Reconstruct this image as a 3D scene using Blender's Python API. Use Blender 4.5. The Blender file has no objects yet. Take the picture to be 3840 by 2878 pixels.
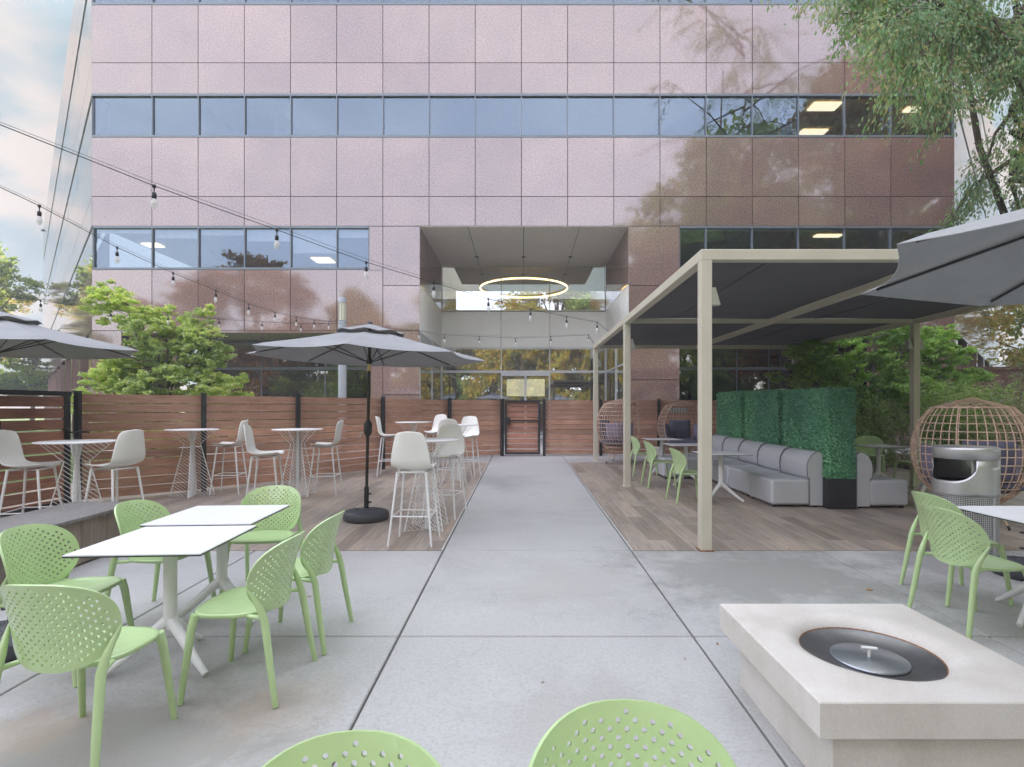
import bpy, math, random
import numpy as np
from mathutils import Vector, Matrix
from mathutils.geometry import delaunay_2d_cdt
R = math.radians; PI = math.pi
sc = bpy.context.scene
COL = sc.collection
random.seed(7)
def gz(y): return 0.0154*max(-8.0, min(16.0, y))
# ------------------------------------------------------------------ helpers
class MB:
    def __init__(s): s.v=[]; s.f=[]; s.sm=[]
    def add(s, vs, fs, smooth=False):
        n=len(s.v); s.v.extend(vs); s.f.extend([tuple(i+n for i in f) for f in fs]); s.sm.extend([smooth]*len(fs)); return s
    def box(s, x0,x1,y0,y1,z0,z1, T=None):
        vs=[(x,y,z) for x in (x0,x1) for y in (y0,y1) for z in (z0,z1)]
        if T: vs=[T(*p) for p in vs]
        return s.add(vs,[(0,1,3,2),(4,6,7,5),(0,4,5,1),(2,3,7,6),(0,2,6,4),(1,5,7,3)])
    def bbox(s, x0,x1,y0,y1,z0,z1,b=.01):
        # box with chamfered edges
        vs=[]; fs=[]
        X=(x0,x1);Y=(y0,y1);Z=(z0,z1); idx={}
        def V(p):
            if p not in idx: idx[p]=len(vs); vs.append(p)
            return idx[p]
        sg=lambda i:1 if i==0 else -1
        c={}
        for i in (0,1):
            for j in (0,1):
                for k in (0,1):
                    x,y,z=X[i],Y[j],Z[k]; bx,by,bz=sg(i)*b,sg(j)*b,sg(k)*b
                    c[i,j,k]=(V((x,y+by,z+bz)),V((x+bx,y,z+bz)),V((x+bx,y+by,z)))
        for i in (0,1): fs.append([c[i,j,k][0] for j,k in ((0,0),(0,1),(1,1),(1,0))])
        for j in (0,1): fs.append([c[i,j,k][1] for i,k in ((0,0),(0,1),(1,1),(1,0))])
        for k in (0,1): fs.append([c[i,j,k][2] for i,j in ((0,0),(0,1),(1,1),(1,0))])
        for j in (0,1):
            for k in (0,1): fs.append([c[0,j,k][1],c[1,j,k][1],c[1,j,k][2],c[0,j,k][2]])
        for i in (0,1):
            for k in (0,1): fs.append([c[i,0,k][0],c[i,1,k][0],c[i,1,k][2],c[i,0,k][2]])
        for i in (0,1):
            for j in (0,1): fs.append([c[i,j,0][0],c[i,j,1][0],c[i,j,1][1],c[i,j,0][1]])
        for q in c.values(): fs.append(list(q))
        return s.add(vs,fs)
    def tube(s, pts, r, n=8, cap=True, closed=False, smooth=True):
        pts=[Vector(p) for p in pts]; m=len(pts)
        rs=r if isinstance(r,(list,tuple)) else [r]*m
        vs=[];prev=None
        for i,p in enumerate(pts):
            if closed: t=(pts[(i+1)%m]-pts[i-1])
            else: t=(pts[min(i+1,m-1)]-pts[max(i-1,0)])
            t.normalize()
            if prev is None:
                a=Vector((0,0,1)) if abs(t.z)<.9 else Vector((1,0,0))
                u=t.cross(a).normalized()
            else:
                u=(prev-t*prev.dot(t)).normalized()
            prev=u; w=t.cross(u)
            for k in range(n):
                q=p+(u*math.cos(2*PI*k/n)+w*math.sin(2*PI*k/n))*rs[i]; vs.append(q[:])
        fs=[]
        for i in range(m if closed else m-1):
            a=i*n; b=((i+1)%m)*n
            for k in range(n): fs.append((a+k,a+(k+1)%n,b+(k+1)%n,b+k))
        s.add(vs,fs,smooth)
        if cap and not closed:
            s.add(vs[:n],[tuple(range(n))[::-1]]); s.add(vs[-n:],[tuple(range(n))])
        return s
    def lathe(s, prof, cx=0,cy=0,cz=0,n=24, smooth=True, a0=0,a1=2*PI):
        full=abs(a1-a0-2*PI)<1e-6; m=n if full else n+1; vs=[]
        for r,z in prof:
            for k in range(m):
                a=a0+(a1-a0)*k/n; vs.append((cx+r*math.cos(a),cy+r*math.sin(a),cz+z))
        fs=[]
        for i in range(len(prof)-1):
            for k in range(n):
                k2=(k+1)%m; fs.append((i*m+k,i*m+k2,(i+1)*m+k2,(i+1)*m+k))
        return s.add(vs,fs,smooth)
    def grid(s, P, smooth=True, closed_u=False):
        # P: rows of points
        h=len(P); w=len(P[0]); vs=[tuple(p) for row in P for p in row]; fs=[]
        for i in range(h-1):
            for j in range(w if closed_u else w-1):
                j2=(j+1)%w; fs.append((i*w+j,i*w+j2,(i+1)*w+j2,(i+1)*w+j))
        return s.add(vs,fs,smooth)
    def mesh(s,name,mat,recalc=True):
        me=bpy.data.meshes.new(name); me.from_pydata(s.v,[],s.f)
        me.polygons.foreach_set('use_smooth',s.sm)
        if mat: me.materials.append(mat)
        me.update()
        if recalc and len(s.f)<60000:
            import bmesh
            bm=bmesh.new(); bm.from_mesh(me); bmesh.ops.recalc_face_normals(bm,faces=bm.faces); bm.to_mesh(me); bm.free()
        return me
    def obj(s,name,mat,parent=None,recalc=True,loc=None):
        o=bpy.data.objects.new(name,s.mesh(name,mat,recalc)); COL.objects.link(o)
        if parent: o.parent=parent
        if loc: o.location=loc
        return o
def tag(o,label=None,cat=None,group=None,kind=None):
    if label: o['label']=label
    if cat: o['category']=cat
    if group: o['group']=group
    if kind: o['kind']=kind
    return o
def thing(name,label,cat,loc=(0,0,0),rz=0,group=None):
    o=bpy.data.objects.new(name,None); COL.objects.link(o); o.location=loc; o.rotation_euler=(0,0,rz)
    o.empty_display_size=.1
    return tag(o,label,cat,group)
def copy_tree(o,parent=None):
    c=o.copy(); COL.objects.link(c); c.parent=parent
    for ch in list(o.children): copy_tree(ch,c)
    return c
def solid(o,t,off=0):
    m=o.modifiers.new('s','SOLIDIFY'); m.thickness=t; m.offset=off; return o
def subd(o,l=1):
    m=o.modifiers.new('d','SUBSURF'); m.levels=l; m.render_levels=l; return o
def bev(o,w=.005,seg=2):
    m=o.modifiers.new('b','BEVEL'); m.width=w; m.segments=seg; m.limit_method='ANGLE'; return o
# ------------------------------------------------------------------ materials
def newmat(name):
    m=bpy.data.materials.new(name); m.use_nodes=True; nt=m.node_tree
    return m,nt,nt.nodes['Principled BSDF'],nt.nodes['Material Output']
def N(nt,t,**kw):
    n=nt.nodes.new(t)
    for k,v in kw.items(): setattr(n,k,v)
    return n
def ramp(nt,stops,interp='LINEAR'):
    r=N(nt,'ShaderNodeValToRGB'); r.color_ramp.interpolation=interp
    e=r.color_ramp.elements
    while len(e)<len(stops): e.new(.5)
    for i,(p,c) in enumerate(stops):
        e[i].position=p; e[i].color=(*c,1) if len(c)==3 else c
    return r
def mixc(nt,f,a,b,mode='MIX'):
    m=N(nt,'ShaderNodeMix',data_type='RGBA',blend_type=mode)
    for s,v in ((0,f),(6,a),(7,b)):
        if hasattr(v,'is_output') or hasattr(v,'links'): nt.links.new(v,m.inputs[s])
        elif s==0: m.inputs[0].default_value=v
        else: m.inputs[s].default_value=(*v,1)
    return m.outputs[2]
def noise(nt,scale,detail=4,co=None,rough=.55,dist=0):
    n=N(nt,'ShaderNodeTexNoise'); n.inputs['Scale'].default_value=scale; n.inputs['Detail'].default_value=detail
    n.inputs['Roughness'].default_value=rough; n.inputs['Distortion'].default_value=dist
    if co: nt.links.new(co,n.inputs['Vector'])
    return n.outputs['Fac']
def coords(nt,kind='Object',scale=(1,1,1),rot=(0,0,0)):
    t=N(nt,'ShaderNodeTexCoord') if kind!='World' else N(nt,'ShaderNodeNewGeometry')
    mp=N(nt,'ShaderNodeMapping'); mp.inputs['Scale'].default_value=scale; mp.inputs['Rotation'].default_value=rot
    nt.links.new(t.outputs['Position' if kind=='World' else kind],mp.inputs['Vector']); return mp.outputs['Vector']
def bump(nt,b,h,strength=.2,dist=.01):
    n=N(nt,'ShaderNodeBump'); n.inputs['Strength'].default_value=strength; n.inputs['Distance'].default_value=dist
    nt.links.new(h,n.inputs['Height']); nt.links.new(n.outputs['Normal'],b.inputs['Normal'])
def simple(name,c,rough=.5,metal=0,var=.08,sc_=6,bmp=0,spec=.5,fine=0,coat=0):
    m,nt,b,o=newmat(name); co=coords(nt)
    f=noise(nt,sc_,5,co)
    lo=tuple(x*(1-var) for x in c); hi=tuple(min(1,x*(1+var)) for x in c)
    r=ramp(nt,[(.3,lo),(.7,hi)]); nt.links.new(f,r.inputs[0]); nt.links.new(r.outputs[0],b.inputs['Base Color'])
    b.inputs['Roughness'].default_value=rough; b.inputs['Metallic'].default_value=metal
    b.inputs['Specular IOR Level'].default_value=spec
    if coat: b.inputs['Coat Weight'].default_value=coat
    if bmp: bump(nt,b,noise(nt,fine or sc_*20,3,co),bmp,.004)
    return m
M={}
M['green']=simple('green_plastic',(.475,.64,.32),.34,var=.07,sc_=7,bmp=.05,fine=300,coat=.6)
M['white_shell']=simple('white_shell',(.86,.86,.82),.38,var=.02)
M['white_metal']=simple('white_metal',(.84,.85,.85),.35,var=.03)
M['table_white']=simple('table_laminate',(.82,.83,.86),.3,var=.02,sc_=4)
M['table_core']=simple('table_core',(.03,.035,.04),.5)
M['cream_metal']=simple('cream_metal',(.60,.57,.46),.42,var=.05,sc_=3)
M['black_metal']=simple('black_metal',(.018,.02,.022),.4,var=.2)
M['dark_bronze']=simple('bronze_metal',(.05,.045,.035),.35,metal=.6)
M['frame_grey']=simple('window_frame_grey',(.17,.20,.23),.4,metal=.2)
M['frame_cream']=simple('window_frame_cream',(.66,.64,.52),.4)
M['frame_white']=simple('window_frame_white',(.7,.72,.74),.4)
M['panel_white']=simple('panel_offwhite',(.90,.90,.85),.35,var=.04,sc_=1)
M['soffit']=simple('soffit_cream',(.80,.76,.66),.6,var=.04,sc_=1)
M['sofa']=simple('sofa_vinyl',(.50,.52,.545),.45,var=.06,sc_=2.5,bmp=.5,fine=7)
M['piping']=simple('sofa_seam',(.15,.16,.17),.6)
M['cushion']=simple('cushion_fabric',(.13,.135,.20),.9,var=.15,sc_=8,bmp=.3,fine=40)
M['cushion_light']=simple('cushion_fabric_faded',(.24,.225,.32),.9,var=.15,sc_=8,bmp=.3,fine=40)
M['rattan']=simple('rattan',(.60,.43,.32),.6,var=.25,sc_=14)
M['steel']=simple('brushed_steel',(.55,.56,.56),.36,metal=.75,var=.05)
M['lid_steel']=simple('polished_steel',(.36,.39,.43),.28,metal=.8,var=.1)
M['bowl_steel']=simple('bowl_steel',(.16,.16,.17),.33,metal=.7,var=.35,sc_=5)
M['rust']=simple('rust',(.22,.115,.055),.8,var=.4,sc_=30)
M['base_plastic']=simple('base_plastic',(.055,.06,.07),.5,var=.1,bmp=.2,fine=60)
M['lamp_grey']=simple('lamp_post_grey',(.42,.46,.50),.35,var=.04)
M['lamp_glass']=simple('lamp_louvre',(.72,.70,.48),.3)
M['socket']=simple('socket_black',(.015,.017,.02),.5)
M['planter_black']=simple('planter_black',(.012,.013,.016),.3)
M['bark']=simple('bark',(.10,.075,.055),.9,var=.4,sc_=5,bmp=.6,fine=18)
M['bark_pale']=simple('bark_pale',(.17,.15,.13),.9,var=.3,sc_=5,bmp=.5,fine=18)
M['mulch']=simple('mulch',(.11,.07,.045),.95,var=.6,sc_=18,bmp=.8,fine=40)
M['dry_leaf']=simple('dry_leaf',(.32,.18,.06),.8,var=.3)
M['dark_int']=simple('office_interior_dark',(.05,.05,.05),.9)
M['int_wall']=simple('office_interior_wall',(.20,.17,.13),.9)
M['int_ceil']=simple('office_ceiling',(.72,.62,.44),.9)
M['blind']=simple('roller_blind',(.72,.76,.80),.8)
M['blue_wall']=simple('blue_painted_wall',(.01,.07,.26),.6)
M['brass']=simple('brass_sleeve',(.6,.45,.25),.35,metal=.6)
M['yellow_strip']=simple('yellow_strip',(.50,.28,.05),.6)
M['pale_paving']=simple('pale_paving',(.58,.56,.52),.8)
def emis(name,c,s):
    m,nt,b,o=newmat(name); b.inputs['Base Color'].default_value=(*c,1)
    b.inputs['Emission Color'].default_value=(*c,1); b.inputs['Emission Strength'].default_value=s
    return m
M['light_panel']=emis('light_panel',(1,.88,.62),1.15)
M['pale_glow']=emis('pale_panel_glow',(1,.93,.70),.5)
M['ring_glow']=emis('ring_glow',(1,.70,.38),4.5)
def granite():
    m,nt,b,o=newmat('polished_granite'); co=coords(nt,'World')
    a=noise(nt,19,4,co,.8); r=ramp(nt,[(.30,(.13,.085,.078)),(.43,(.23,.15,.135)),(.55,(.31,.21,.185)),(.68,(.43,.31,.275)),(.8,(.52,.40,.37))]); nt.links.new(a,r.inputs[0])
    v=N(nt,'ShaderNodeTexVoronoi'); v.inputs['Scale'].default_value=17; nt.links.new(co,v.inputs['Vector'])
    r2=ramp(nt,[(0,(.42,.42,.45)),(.42,(1.05,1.05,1.05))]); nt.links.new(v.outputs['Distance'],r2.inputs[0])
    c=mixc(nt,.42,r.outputs[0],r2.outputs[0],'MULTIPLY')
    big=noise(nt,.9,3,co); r3=ramp(nt,[(.3,(.86,.86,.88)),(.7,(1.06,1.04,1.02))]); nt.links.new(big,r3.inputs[0])
    c=mixc(nt,1,c,r3.outputs[0],'MULTIPLY')
    g=N(nt,'ShaderNodeNewGeometry'); r4=ramp(nt,[(0,(.84,.83,.83)),(1,(1.1,1.1,1.1))]); nt.links.new(g.outputs['Random Per Island'],r4.inputs[0])
    c=mixc(nt,1,c,r4.outputs[0],'MULTIPLY')
    nt.links.new(c,b.inputs['Base Color']); b.inputs['Roughness'].default_value=.05
    b.inputs['IOR'].default_value=2.1
    # very slight waviness of the polished slabs
    bump(nt,b,noise(nt,40,2,co),.012,.004)
    return m
M['granite']=granite()
def glass(name,tint,ior,rough=.0,gc=(.93,.97,1)):
    m,nt,b,o=newmat(name); nt.nodes.remove(b)
    t=N(nt,'ShaderNodeBsdfTransparent'); t.inputs[0].default_value=(*tint,1)
    g=N(nt,'ShaderNodeBsdfGlossy'); g.inputs[0].default_value=(*gc,1); g.inputs['Roughness'].default_value=rough
    lw=N(nt,'ShaderNodeLayerWeight'); f0=((ior-1)/(ior+1))**2
    pw=N(nt,'ShaderNodeMath',operation='POWER'); nt.links.new(lw.outputs['Facing'],pw.inputs[0]); pw.inputs[1].default_value=5
    f=N(nt,'ShaderNodeMath',operation='MULTIPLY_ADD'); nt.links.new(pw.outputs[0],f.inputs[0]); f.inputs[1].default_value=1-f0; f.inputs[2].default_value=f0
    x=N(nt,'ShaderNodeMixShader'); nt.links.new(f.outputs[0],x.inputs[0]); nt.links.new(t.outputs[0],x.inputs[1]); nt.links.new(g.outputs[0],x.inputs[2])
    nt.links.new(x.outputs[0],o.inputs[0])
    co=coords(nt,'World'); bn=N(nt,'ShaderNodeBump'); bn.inputs['Strength'].default_value=.02; bn.inputs['Distance'].default_value=.05
    nt.links.new(noise(nt,.5,1,co),bn.inputs['Height']); nt.links.new(bn.outputs[0],g.inputs['Normal'])
    return m
M['glass']=glass('office_glass',(.50,.53,.55),2.45,gc=(.66,.83,1))
M['glass_side']=glass('side_glass',(.3,.3,.3),2.45,gc=(.97,.98,1))
M['glass_low']=glass('ground_floor_glass',(.30,.31,.31),2.6,gc=(.95,.95,.92))
M['glass_clear']=glass('lobby_glass',(.66,.70,.64),4.9)
M['bulb']=simple('bulb_glass',(.85,.85,.85),.08,spec=.8); M['bulb'].node_tree.nodes['Principled BSDF'].inputs['Alpha'].default_value=.55
def concrete():
    m,nt,b,o=newmat('concrete'); co=coords(nt,'World')
    a=noise(nt,.55,7,co,.62,.6); r=ramp(nt,[(.28,(.33,.33,.325)),(.46,(.43,.43,.42)),(.66,(.475,.475,.465))]); nt.links.new(a,r.inputs[0])
    f=noise(nt,55,4,co,.75); r2=ramp(nt,[(.25,(.74,.74,.74)),(.5,(.99,.99,.99)),(.8,(1.10,1.10,1.10))]); nt.links.new(f,r2.inputs[0])
    c=mixc(nt,1,r.outputs[0],r2.outputs[0],'MULTIPLY')
    # located worn patches: (x, y, radius, colour, amount)
    sep=None
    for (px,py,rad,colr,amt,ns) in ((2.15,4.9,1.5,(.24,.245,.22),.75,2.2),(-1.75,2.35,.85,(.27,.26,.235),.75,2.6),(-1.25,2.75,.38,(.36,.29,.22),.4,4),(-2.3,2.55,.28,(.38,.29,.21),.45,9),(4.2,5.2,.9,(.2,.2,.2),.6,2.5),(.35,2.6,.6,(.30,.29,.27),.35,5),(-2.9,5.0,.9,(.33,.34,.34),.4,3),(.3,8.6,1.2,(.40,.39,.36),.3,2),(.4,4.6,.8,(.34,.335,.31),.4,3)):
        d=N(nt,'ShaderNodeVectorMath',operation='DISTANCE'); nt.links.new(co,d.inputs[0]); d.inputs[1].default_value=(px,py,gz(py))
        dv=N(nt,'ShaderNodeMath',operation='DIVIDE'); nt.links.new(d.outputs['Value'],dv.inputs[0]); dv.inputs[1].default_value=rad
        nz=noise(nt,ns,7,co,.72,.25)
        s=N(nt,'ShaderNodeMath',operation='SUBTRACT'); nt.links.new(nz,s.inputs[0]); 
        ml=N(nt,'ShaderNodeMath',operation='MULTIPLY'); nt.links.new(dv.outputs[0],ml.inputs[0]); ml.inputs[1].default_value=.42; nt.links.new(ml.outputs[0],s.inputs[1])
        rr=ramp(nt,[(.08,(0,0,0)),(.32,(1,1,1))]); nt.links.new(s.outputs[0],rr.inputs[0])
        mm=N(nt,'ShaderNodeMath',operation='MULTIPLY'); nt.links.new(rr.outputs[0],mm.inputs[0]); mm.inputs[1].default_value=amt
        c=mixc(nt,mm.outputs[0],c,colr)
    # hairline cracks
    v=N(nt,'ShaderNodeTexVoronoi',feature='DISTANCE_TO_EDGE'); v.inputs['Scale'].default_value=.55
    wob=N(nt,'ShaderNodeTexNoise'); wob.inputs['Scale'].default_value=3; wob.inputs['Detail'].default_value=6; nt.links.new(co,wob.inputs['Vector'])
    ad=N(nt,'ShaderNodeVectorMath',operation='ADD'); nt.links.new(co,ad.inputs[0]); nt.links.new(wob.outputs['Color'],ad.inputs[1]); nt.links.new(ad.outputs[0],v.inputs['Vector'])
    rc=ramp(nt,[(.0,(1,1,1)),(.006,(0,0,0))]); nt.links.new(v.outputs['Distance'],rc.inputs[0])
    gate=ramp(nt,[(.52,(0,0,0)),(.6,(.35,.35,.35))]); nt.links.new(noise(nt,1.1,2,co),gate.inputs[0])
    cm=N(nt,'ShaderNodeMath',operation='MULTIPLY'); nt.links.new(rc.outputs[0],cm.inputs[0]); nt.links.new(gate.outputs[0],cm.inputs[1])
    c=mixc(nt,cm.outputs[0],c,(.16,.15,.14))
    nt.links.new(c,b.inputs['Base Color']); b.inputs['Roughness'].default_value=.8
    bump(nt,b,noise(nt,160,3,co),.15,.003)
    return m
M['concrete']=concrete()
def deck():
    m,nt,b,o=newmat('wood_look_tile'); 
    g=N(nt,'ShaderNodeNewGeometry'); sep=N(nt,'ShaderNodeSeparateXYZ'); cmb=N(nt,'ShaderNodeCombineXYZ')
    nt.links.new(g.outputs['Position'],sep.inputs[0]); nt.links.new(sep.outputs[1],cmb.inputs[0]); nt.links.new(sep.outputs[0],cmb.inputs[1])
    br=N(nt,'ShaderNodeTexBrick'); nt.links.new(cmb.outputs[0],br.inputs['Vector'])
    br.inputs['Scale'].default_value=1; br.inputs['Brick Width'].default_value=1.2; br.inputs['Row Height'].default_value=.2; br.inputs['Mortar Size'].default_value=.0035
    br.inputs['Mortar Smooth'].default_value=0; br.offset=.37; br.inputs['Color1'].default_value=(.26,.225,.185,1); br.inputs['Color2'].default_value=(.43,.375,.315,1); br.inputs['Mortar'].default_value=(.46,.44,.42,1); br.inputs['Bias'].default_value=0
    gr=coords(nt,'World',(34,2.2,1)); n1=noise(nt,1,6,gr,.65,.4)
    r=ramp(nt,[(.28,(.66,.66,.67)),(.5,(.98,.97,.96)),(.72,(1.24,1.2,1.16))]); nt.links.new(n1,r.inputs[0])
    c=mixc(nt,1,br.outputs['Color'],r.outputs[0],'MULTIPLY')
    n2=noise(nt,1.6,4,coords(nt,'World',(3,.8,1))); r2=ramp(nt,[(.3,(.82,.85,.9)),(.7,(1.12,1.05,1.0))]); nt.links.new(n2,r2.inputs[0])
    c=mixc(nt,1,c,r2.outputs[0],'MULTIPLY')
    nt.links.new(c,b.inputs['Base Color']); b.inputs['Roughness'].default_value=.5
    bump(nt,b,br.outputs['Fac'],-.4,.003)
    return m
M['deck']=deck()
def boards(name,lo,mid,hi,sx=3,sz=40,vert=False):
    m,nt,b,o=newmat(name)
    gr=coords(nt,'World',(sx,sx,sz) if not vert else (sz,sz,sx)); n1=noise(nt,1,6,gr,.6,.6)
    r=ramp(nt,[(.25,lo),(.5,mid),(.75,hi)]); nt.links.new(n1,r.inputs[0])
    g=N(nt,'ShaderNodeNewGeometry'); r4=ramp(nt,[(0,(.78,.76,.76)),(.5,(1,1,1)),(1,(1.2,1.15,1.12))]); nt.links.new(g.outputs['Random Per Island'],r4.inputs[0])
    c=mixc(nt,1,r.outputs[0],r4.outputs[0],'MULTIPLY')
    n2=noise(nt,1.3,4,coords(nt,'World')); r2=ramp(nt,[(.3,(.8,.78,.78)),(.7,(1.15,1.18,1.2))]); nt.links.new(n2,r2.inputs[0])
    c=mixc(nt,1,c,r2.outputs[0],'MULTIPLY')
    nt.links.new(c,b.inputs['Base Color']); b.inputs['Roughness'].default_value=.6; bump(nt,b,n1,.25,.004); return m
M['fence_wood']=boards('fence_wood',(.29,.145,.09),(.42,.235,.155),(.53,.34,.245))
M['gate_wood']=boards('gate_wood',(.27,.11,.07),(.38,.18,.12),(.48,.27,.19))
M['wood_face']=boards('weathered_cladding',(.14,.115,.09),(.21,.175,.14),(.28,.235,.19),vert=True)
M['bench_top']=boards('bench_top_tile',(.15,.14,.135),(.21,.20,.19),(.27,.255,.24),sx=22,sz=2)
def leafmat(name,cols,trans=.35,rough=.55):
    m,nt,b,o=newmat(name); g=N(nt,'ShaderNodeNewGeometry')
    n=len(cols); r=ramp(nt,[(i/max(1,n-1),c) for i,c in enumerate(cols)]); nt.links.new(g.outputs['Random Per Island'],r.inputs[0])
    big=noise(nt,.9,2,coords(nt,'World')); r2=ramp(nt,[(.35,(.72,.76,.8)),(.65,(1.2,1.15,1.0))]); nt.links.new(big,r2.inputs[0])
    c=mixc(nt,1,r.outputs[0],r2.outputs[0],'MULTIPLY')
    nt.links.new(c,b.inputs['Base Color']); b.inputs['Roughness'].default_value=rough
    t=N(nt,'ShaderNodeBsdfTranslucent'); c2=mixc(nt,1,c,(1.5,1.5,.8),'MULTIPLY'); nt.links.new(c2,t.inputs[0])
    x=N(nt,'ShaderNodeMixShader'); x.inputs[0].default_value=trans; nt.links.new(b.outputs[0],x.inputs[1]); nt.links.new(t.outputs[0],x.inputs[2]); nt.links.new(x.outputs[0],o.inputs[0])
    return m
M['maple']=leafmat('maple_leaves',[(.36,.50,.22),(.46,.59,.26),(.55,.64,.30),(.60,.60,.32)],.5)
M['maple2']=leafmat('maple_leaves_green',[(.24,.42,.14),(.32,.50,.18),(.42,.58,.24)],.45)
M['elm']=leafmat('elm_leaves',[(.14,.28,.15),(.20,.38,.19),(.26,.45,.23),(.34,.46,.28),(.38,.44,.26),(.46,.38,.22)],.45)
M['bamboo']=leafmat('bamboo_leaves',[(.14,.23,.08),(.20,.31,.11),(.27,.39,.15),(.38,.42,.20)],.35)
M['box']=leafmat('boxwood_leaves',[(.12,.34,.20),(.16,.44,.27),(.22,.54,.34),(.32,.62,.44)],.1,.4)
M['box_core']=simple('boxwood_core',(.09,.26,.15),.9)
M['autumn']=leafmat('autumn_leaves',[(.24,.30,.04),(.40,.38,.06),(.46,.34,.06),(.44,.24,.05)],.45)
M['redtree']=leafmat('russet_leaves',[(.22,.10,.04),(.32,.15,.05),(.30,.20,.06)],.35)
M['fargreen']=leafmat('far_leaves',[(.14,.22,.05),(.24,.34,.08),(.38,.42,.10)],.5)
def canopy():
    m,nt,b,o=newmat('canopy_fabric'); co=coords(nt); f=noise(nt,3,4,co); r=ramp(nt,[(.3,(.26,.27,.29)),(.7,(.32,.33,.35))]); nt.links.new(f,r.inputs[0]); nt.links.new(r.outputs[0],b.inputs['Base Color'])
    b.inputs['Roughness'].default_value=.85; b.inputs['Sheen Weight'].default_value=.2
    bump(nt,b,noise(nt,9,4,coords(nt,'Object',(1,1,1))),.35,.01)
    t=N(nt,'ShaderNodeBsdfTranslucent'); t.inputs[0].default_value=(.25,.25,.27,1); x=N(nt,'ShaderNodeMixShader'); x.inputs[0].default_value=.04
    nt.links.new(b.outputs[0],x.inputs[1]); nt.links.new(t.outputs[0],x.inputs[2]); nt.links.new(x.outputs[0],o.inputs[0]); return m
M['canopy']=canopy()
M['shade_cloth']=simple('shade_cloth',(.12,.12,.125),.9,var=.12,sc_=2,bmp=.2,fine=5)
def _open_weave(m):
    nt=m.node_tree; b=nt.nodes['Principled BSDF']; o=nt.nodes['Material Output']; t=N(nt,'ShaderNodeBsdfTranslucent'); t.inputs[0].default_value=(.30,.30,.31,1); x=N(nt,'ShaderNodeMixShader'); x.inputs[0].default_value=.25
    nt.links.new(b.outputs[0],x.inputs[1]); nt.links.new(t.outputs[0],x.inputs[2]); nt.links.new(x.outputs[0],o.inputs[0])
_open_weave(M['shade_cloth'])
def pit():
    m,nt,b,o=newmat('cast_stone'); co=coords(nt); a=noise(nt,2.2,6,co,.6,.4); r=ramp(nt,[(.3,(.56,.52,.47)),(.6,(.68,.65,.61)),(.8,(.72,.70,.67))]); nt.links.new(a,r.inputs[0])
    f=noise(nt,90,3,co); r2=ramp(nt,[(.3,(.93,.93,.93)),(.7,(1.04,1.04,1.04))]); nt.links.new(f,r2.inputs[0])
    nt.links.new(mixc(nt,1,r.outputs[0],r2.outputs[0],'MULTIPLY'),b.inputs['Base Color']); b.inputs['Roughness'].default_value=.6; bump(nt,b,a,.15,.01); return m
M['stone']=pit()
def grassm():
    m,nt,b,o=newmat('lawn'); co=coords(nt,'World'); a=noise(nt,.35,6,co,.7); r=ramp(nt,[(.3,(.06,.10,.025)),(.55,(.12,.19,.04)),(.75,(.20,.22,.07))]); nt.links.new(a,r.inputs[0]); nt.links.new(r.outputs[0],b.inputs['Base Color']); b.inputs['Roughness'].default_value=.95
    bump(nt,b,noise(nt,30,4,co),.8,.05); return m
M['lawn']=grassm()
M['joint']=simple('joint_dark',(.07,.07,.072),.9)
M['kerb']=simple('deck_edge_trim',(.55,.55,.54),.5)
def perf():
    m,nt,b,o=newmat('perforated_steel'); b.inputs['Base Color'].default_value=(.55,.56,.56,1); b.inputs['Metallic'].default_value=.75; b.inputs['Roughness'].default_value=.36
    uv=N(nt,'ShaderNodeUVMap'); mp=N(nt,'ShaderNodeMapping'); mp.inputs['Scale'].default_value=(1/.018,1/.018,1); nt.links.new(uv.outputs[0],mp.inputs[0])
    fr=N(nt,'ShaderNodeVectorMath',operation='FRACTION'); nt.links.new(mp.outputs[0],fr.inputs[0])
    d=N(nt,'ShaderNodeVectorMath',operation='DISTANCE'); nt.links.new(fr.outputs[0],d.inputs[0]); d.inputs[1].default_value=(.5,.5,0)
    lt=N(nt,'ShaderNodeMath',operation='LESS_THAN'); nt.links.new(d.outputs['Value'],lt.inputs[0]); lt.inputs[1].default_value=.33
    t=N(nt,'ShaderNodeBsdfTransparent'); x=N(nt,'ShaderNodeMixShader'); nt.links.new(lt.outputs[0],x.inputs[0]); nt.links.new(b.outputs[0],x.inputs[1]); nt.links.new(t.outputs[0],x.inputs[2]); nt.links.new(x.outputs[0],o.inputs[0]); return m
M['perf']=perf()
def striped():
    m,nt,b,o=newmat('striped_throw'); w=N(nt,'ShaderNodeTexWave'); w.inputs['Scale'].default_value=4.5; nt.links.new(coords(nt),w.inputs['Vector']); r=ramp(nt,[(.4,(.35,.38,.42)),(.5,(.75,.74,.70))]); nt.links.new(w.outputs['Fac'],r.inputs[0]); nt.links.new(r.outputs[0],b.inputs['Base Color']); b.inputs['Roughness'].default_value=.9; return m
M['striped']=striped()
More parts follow.
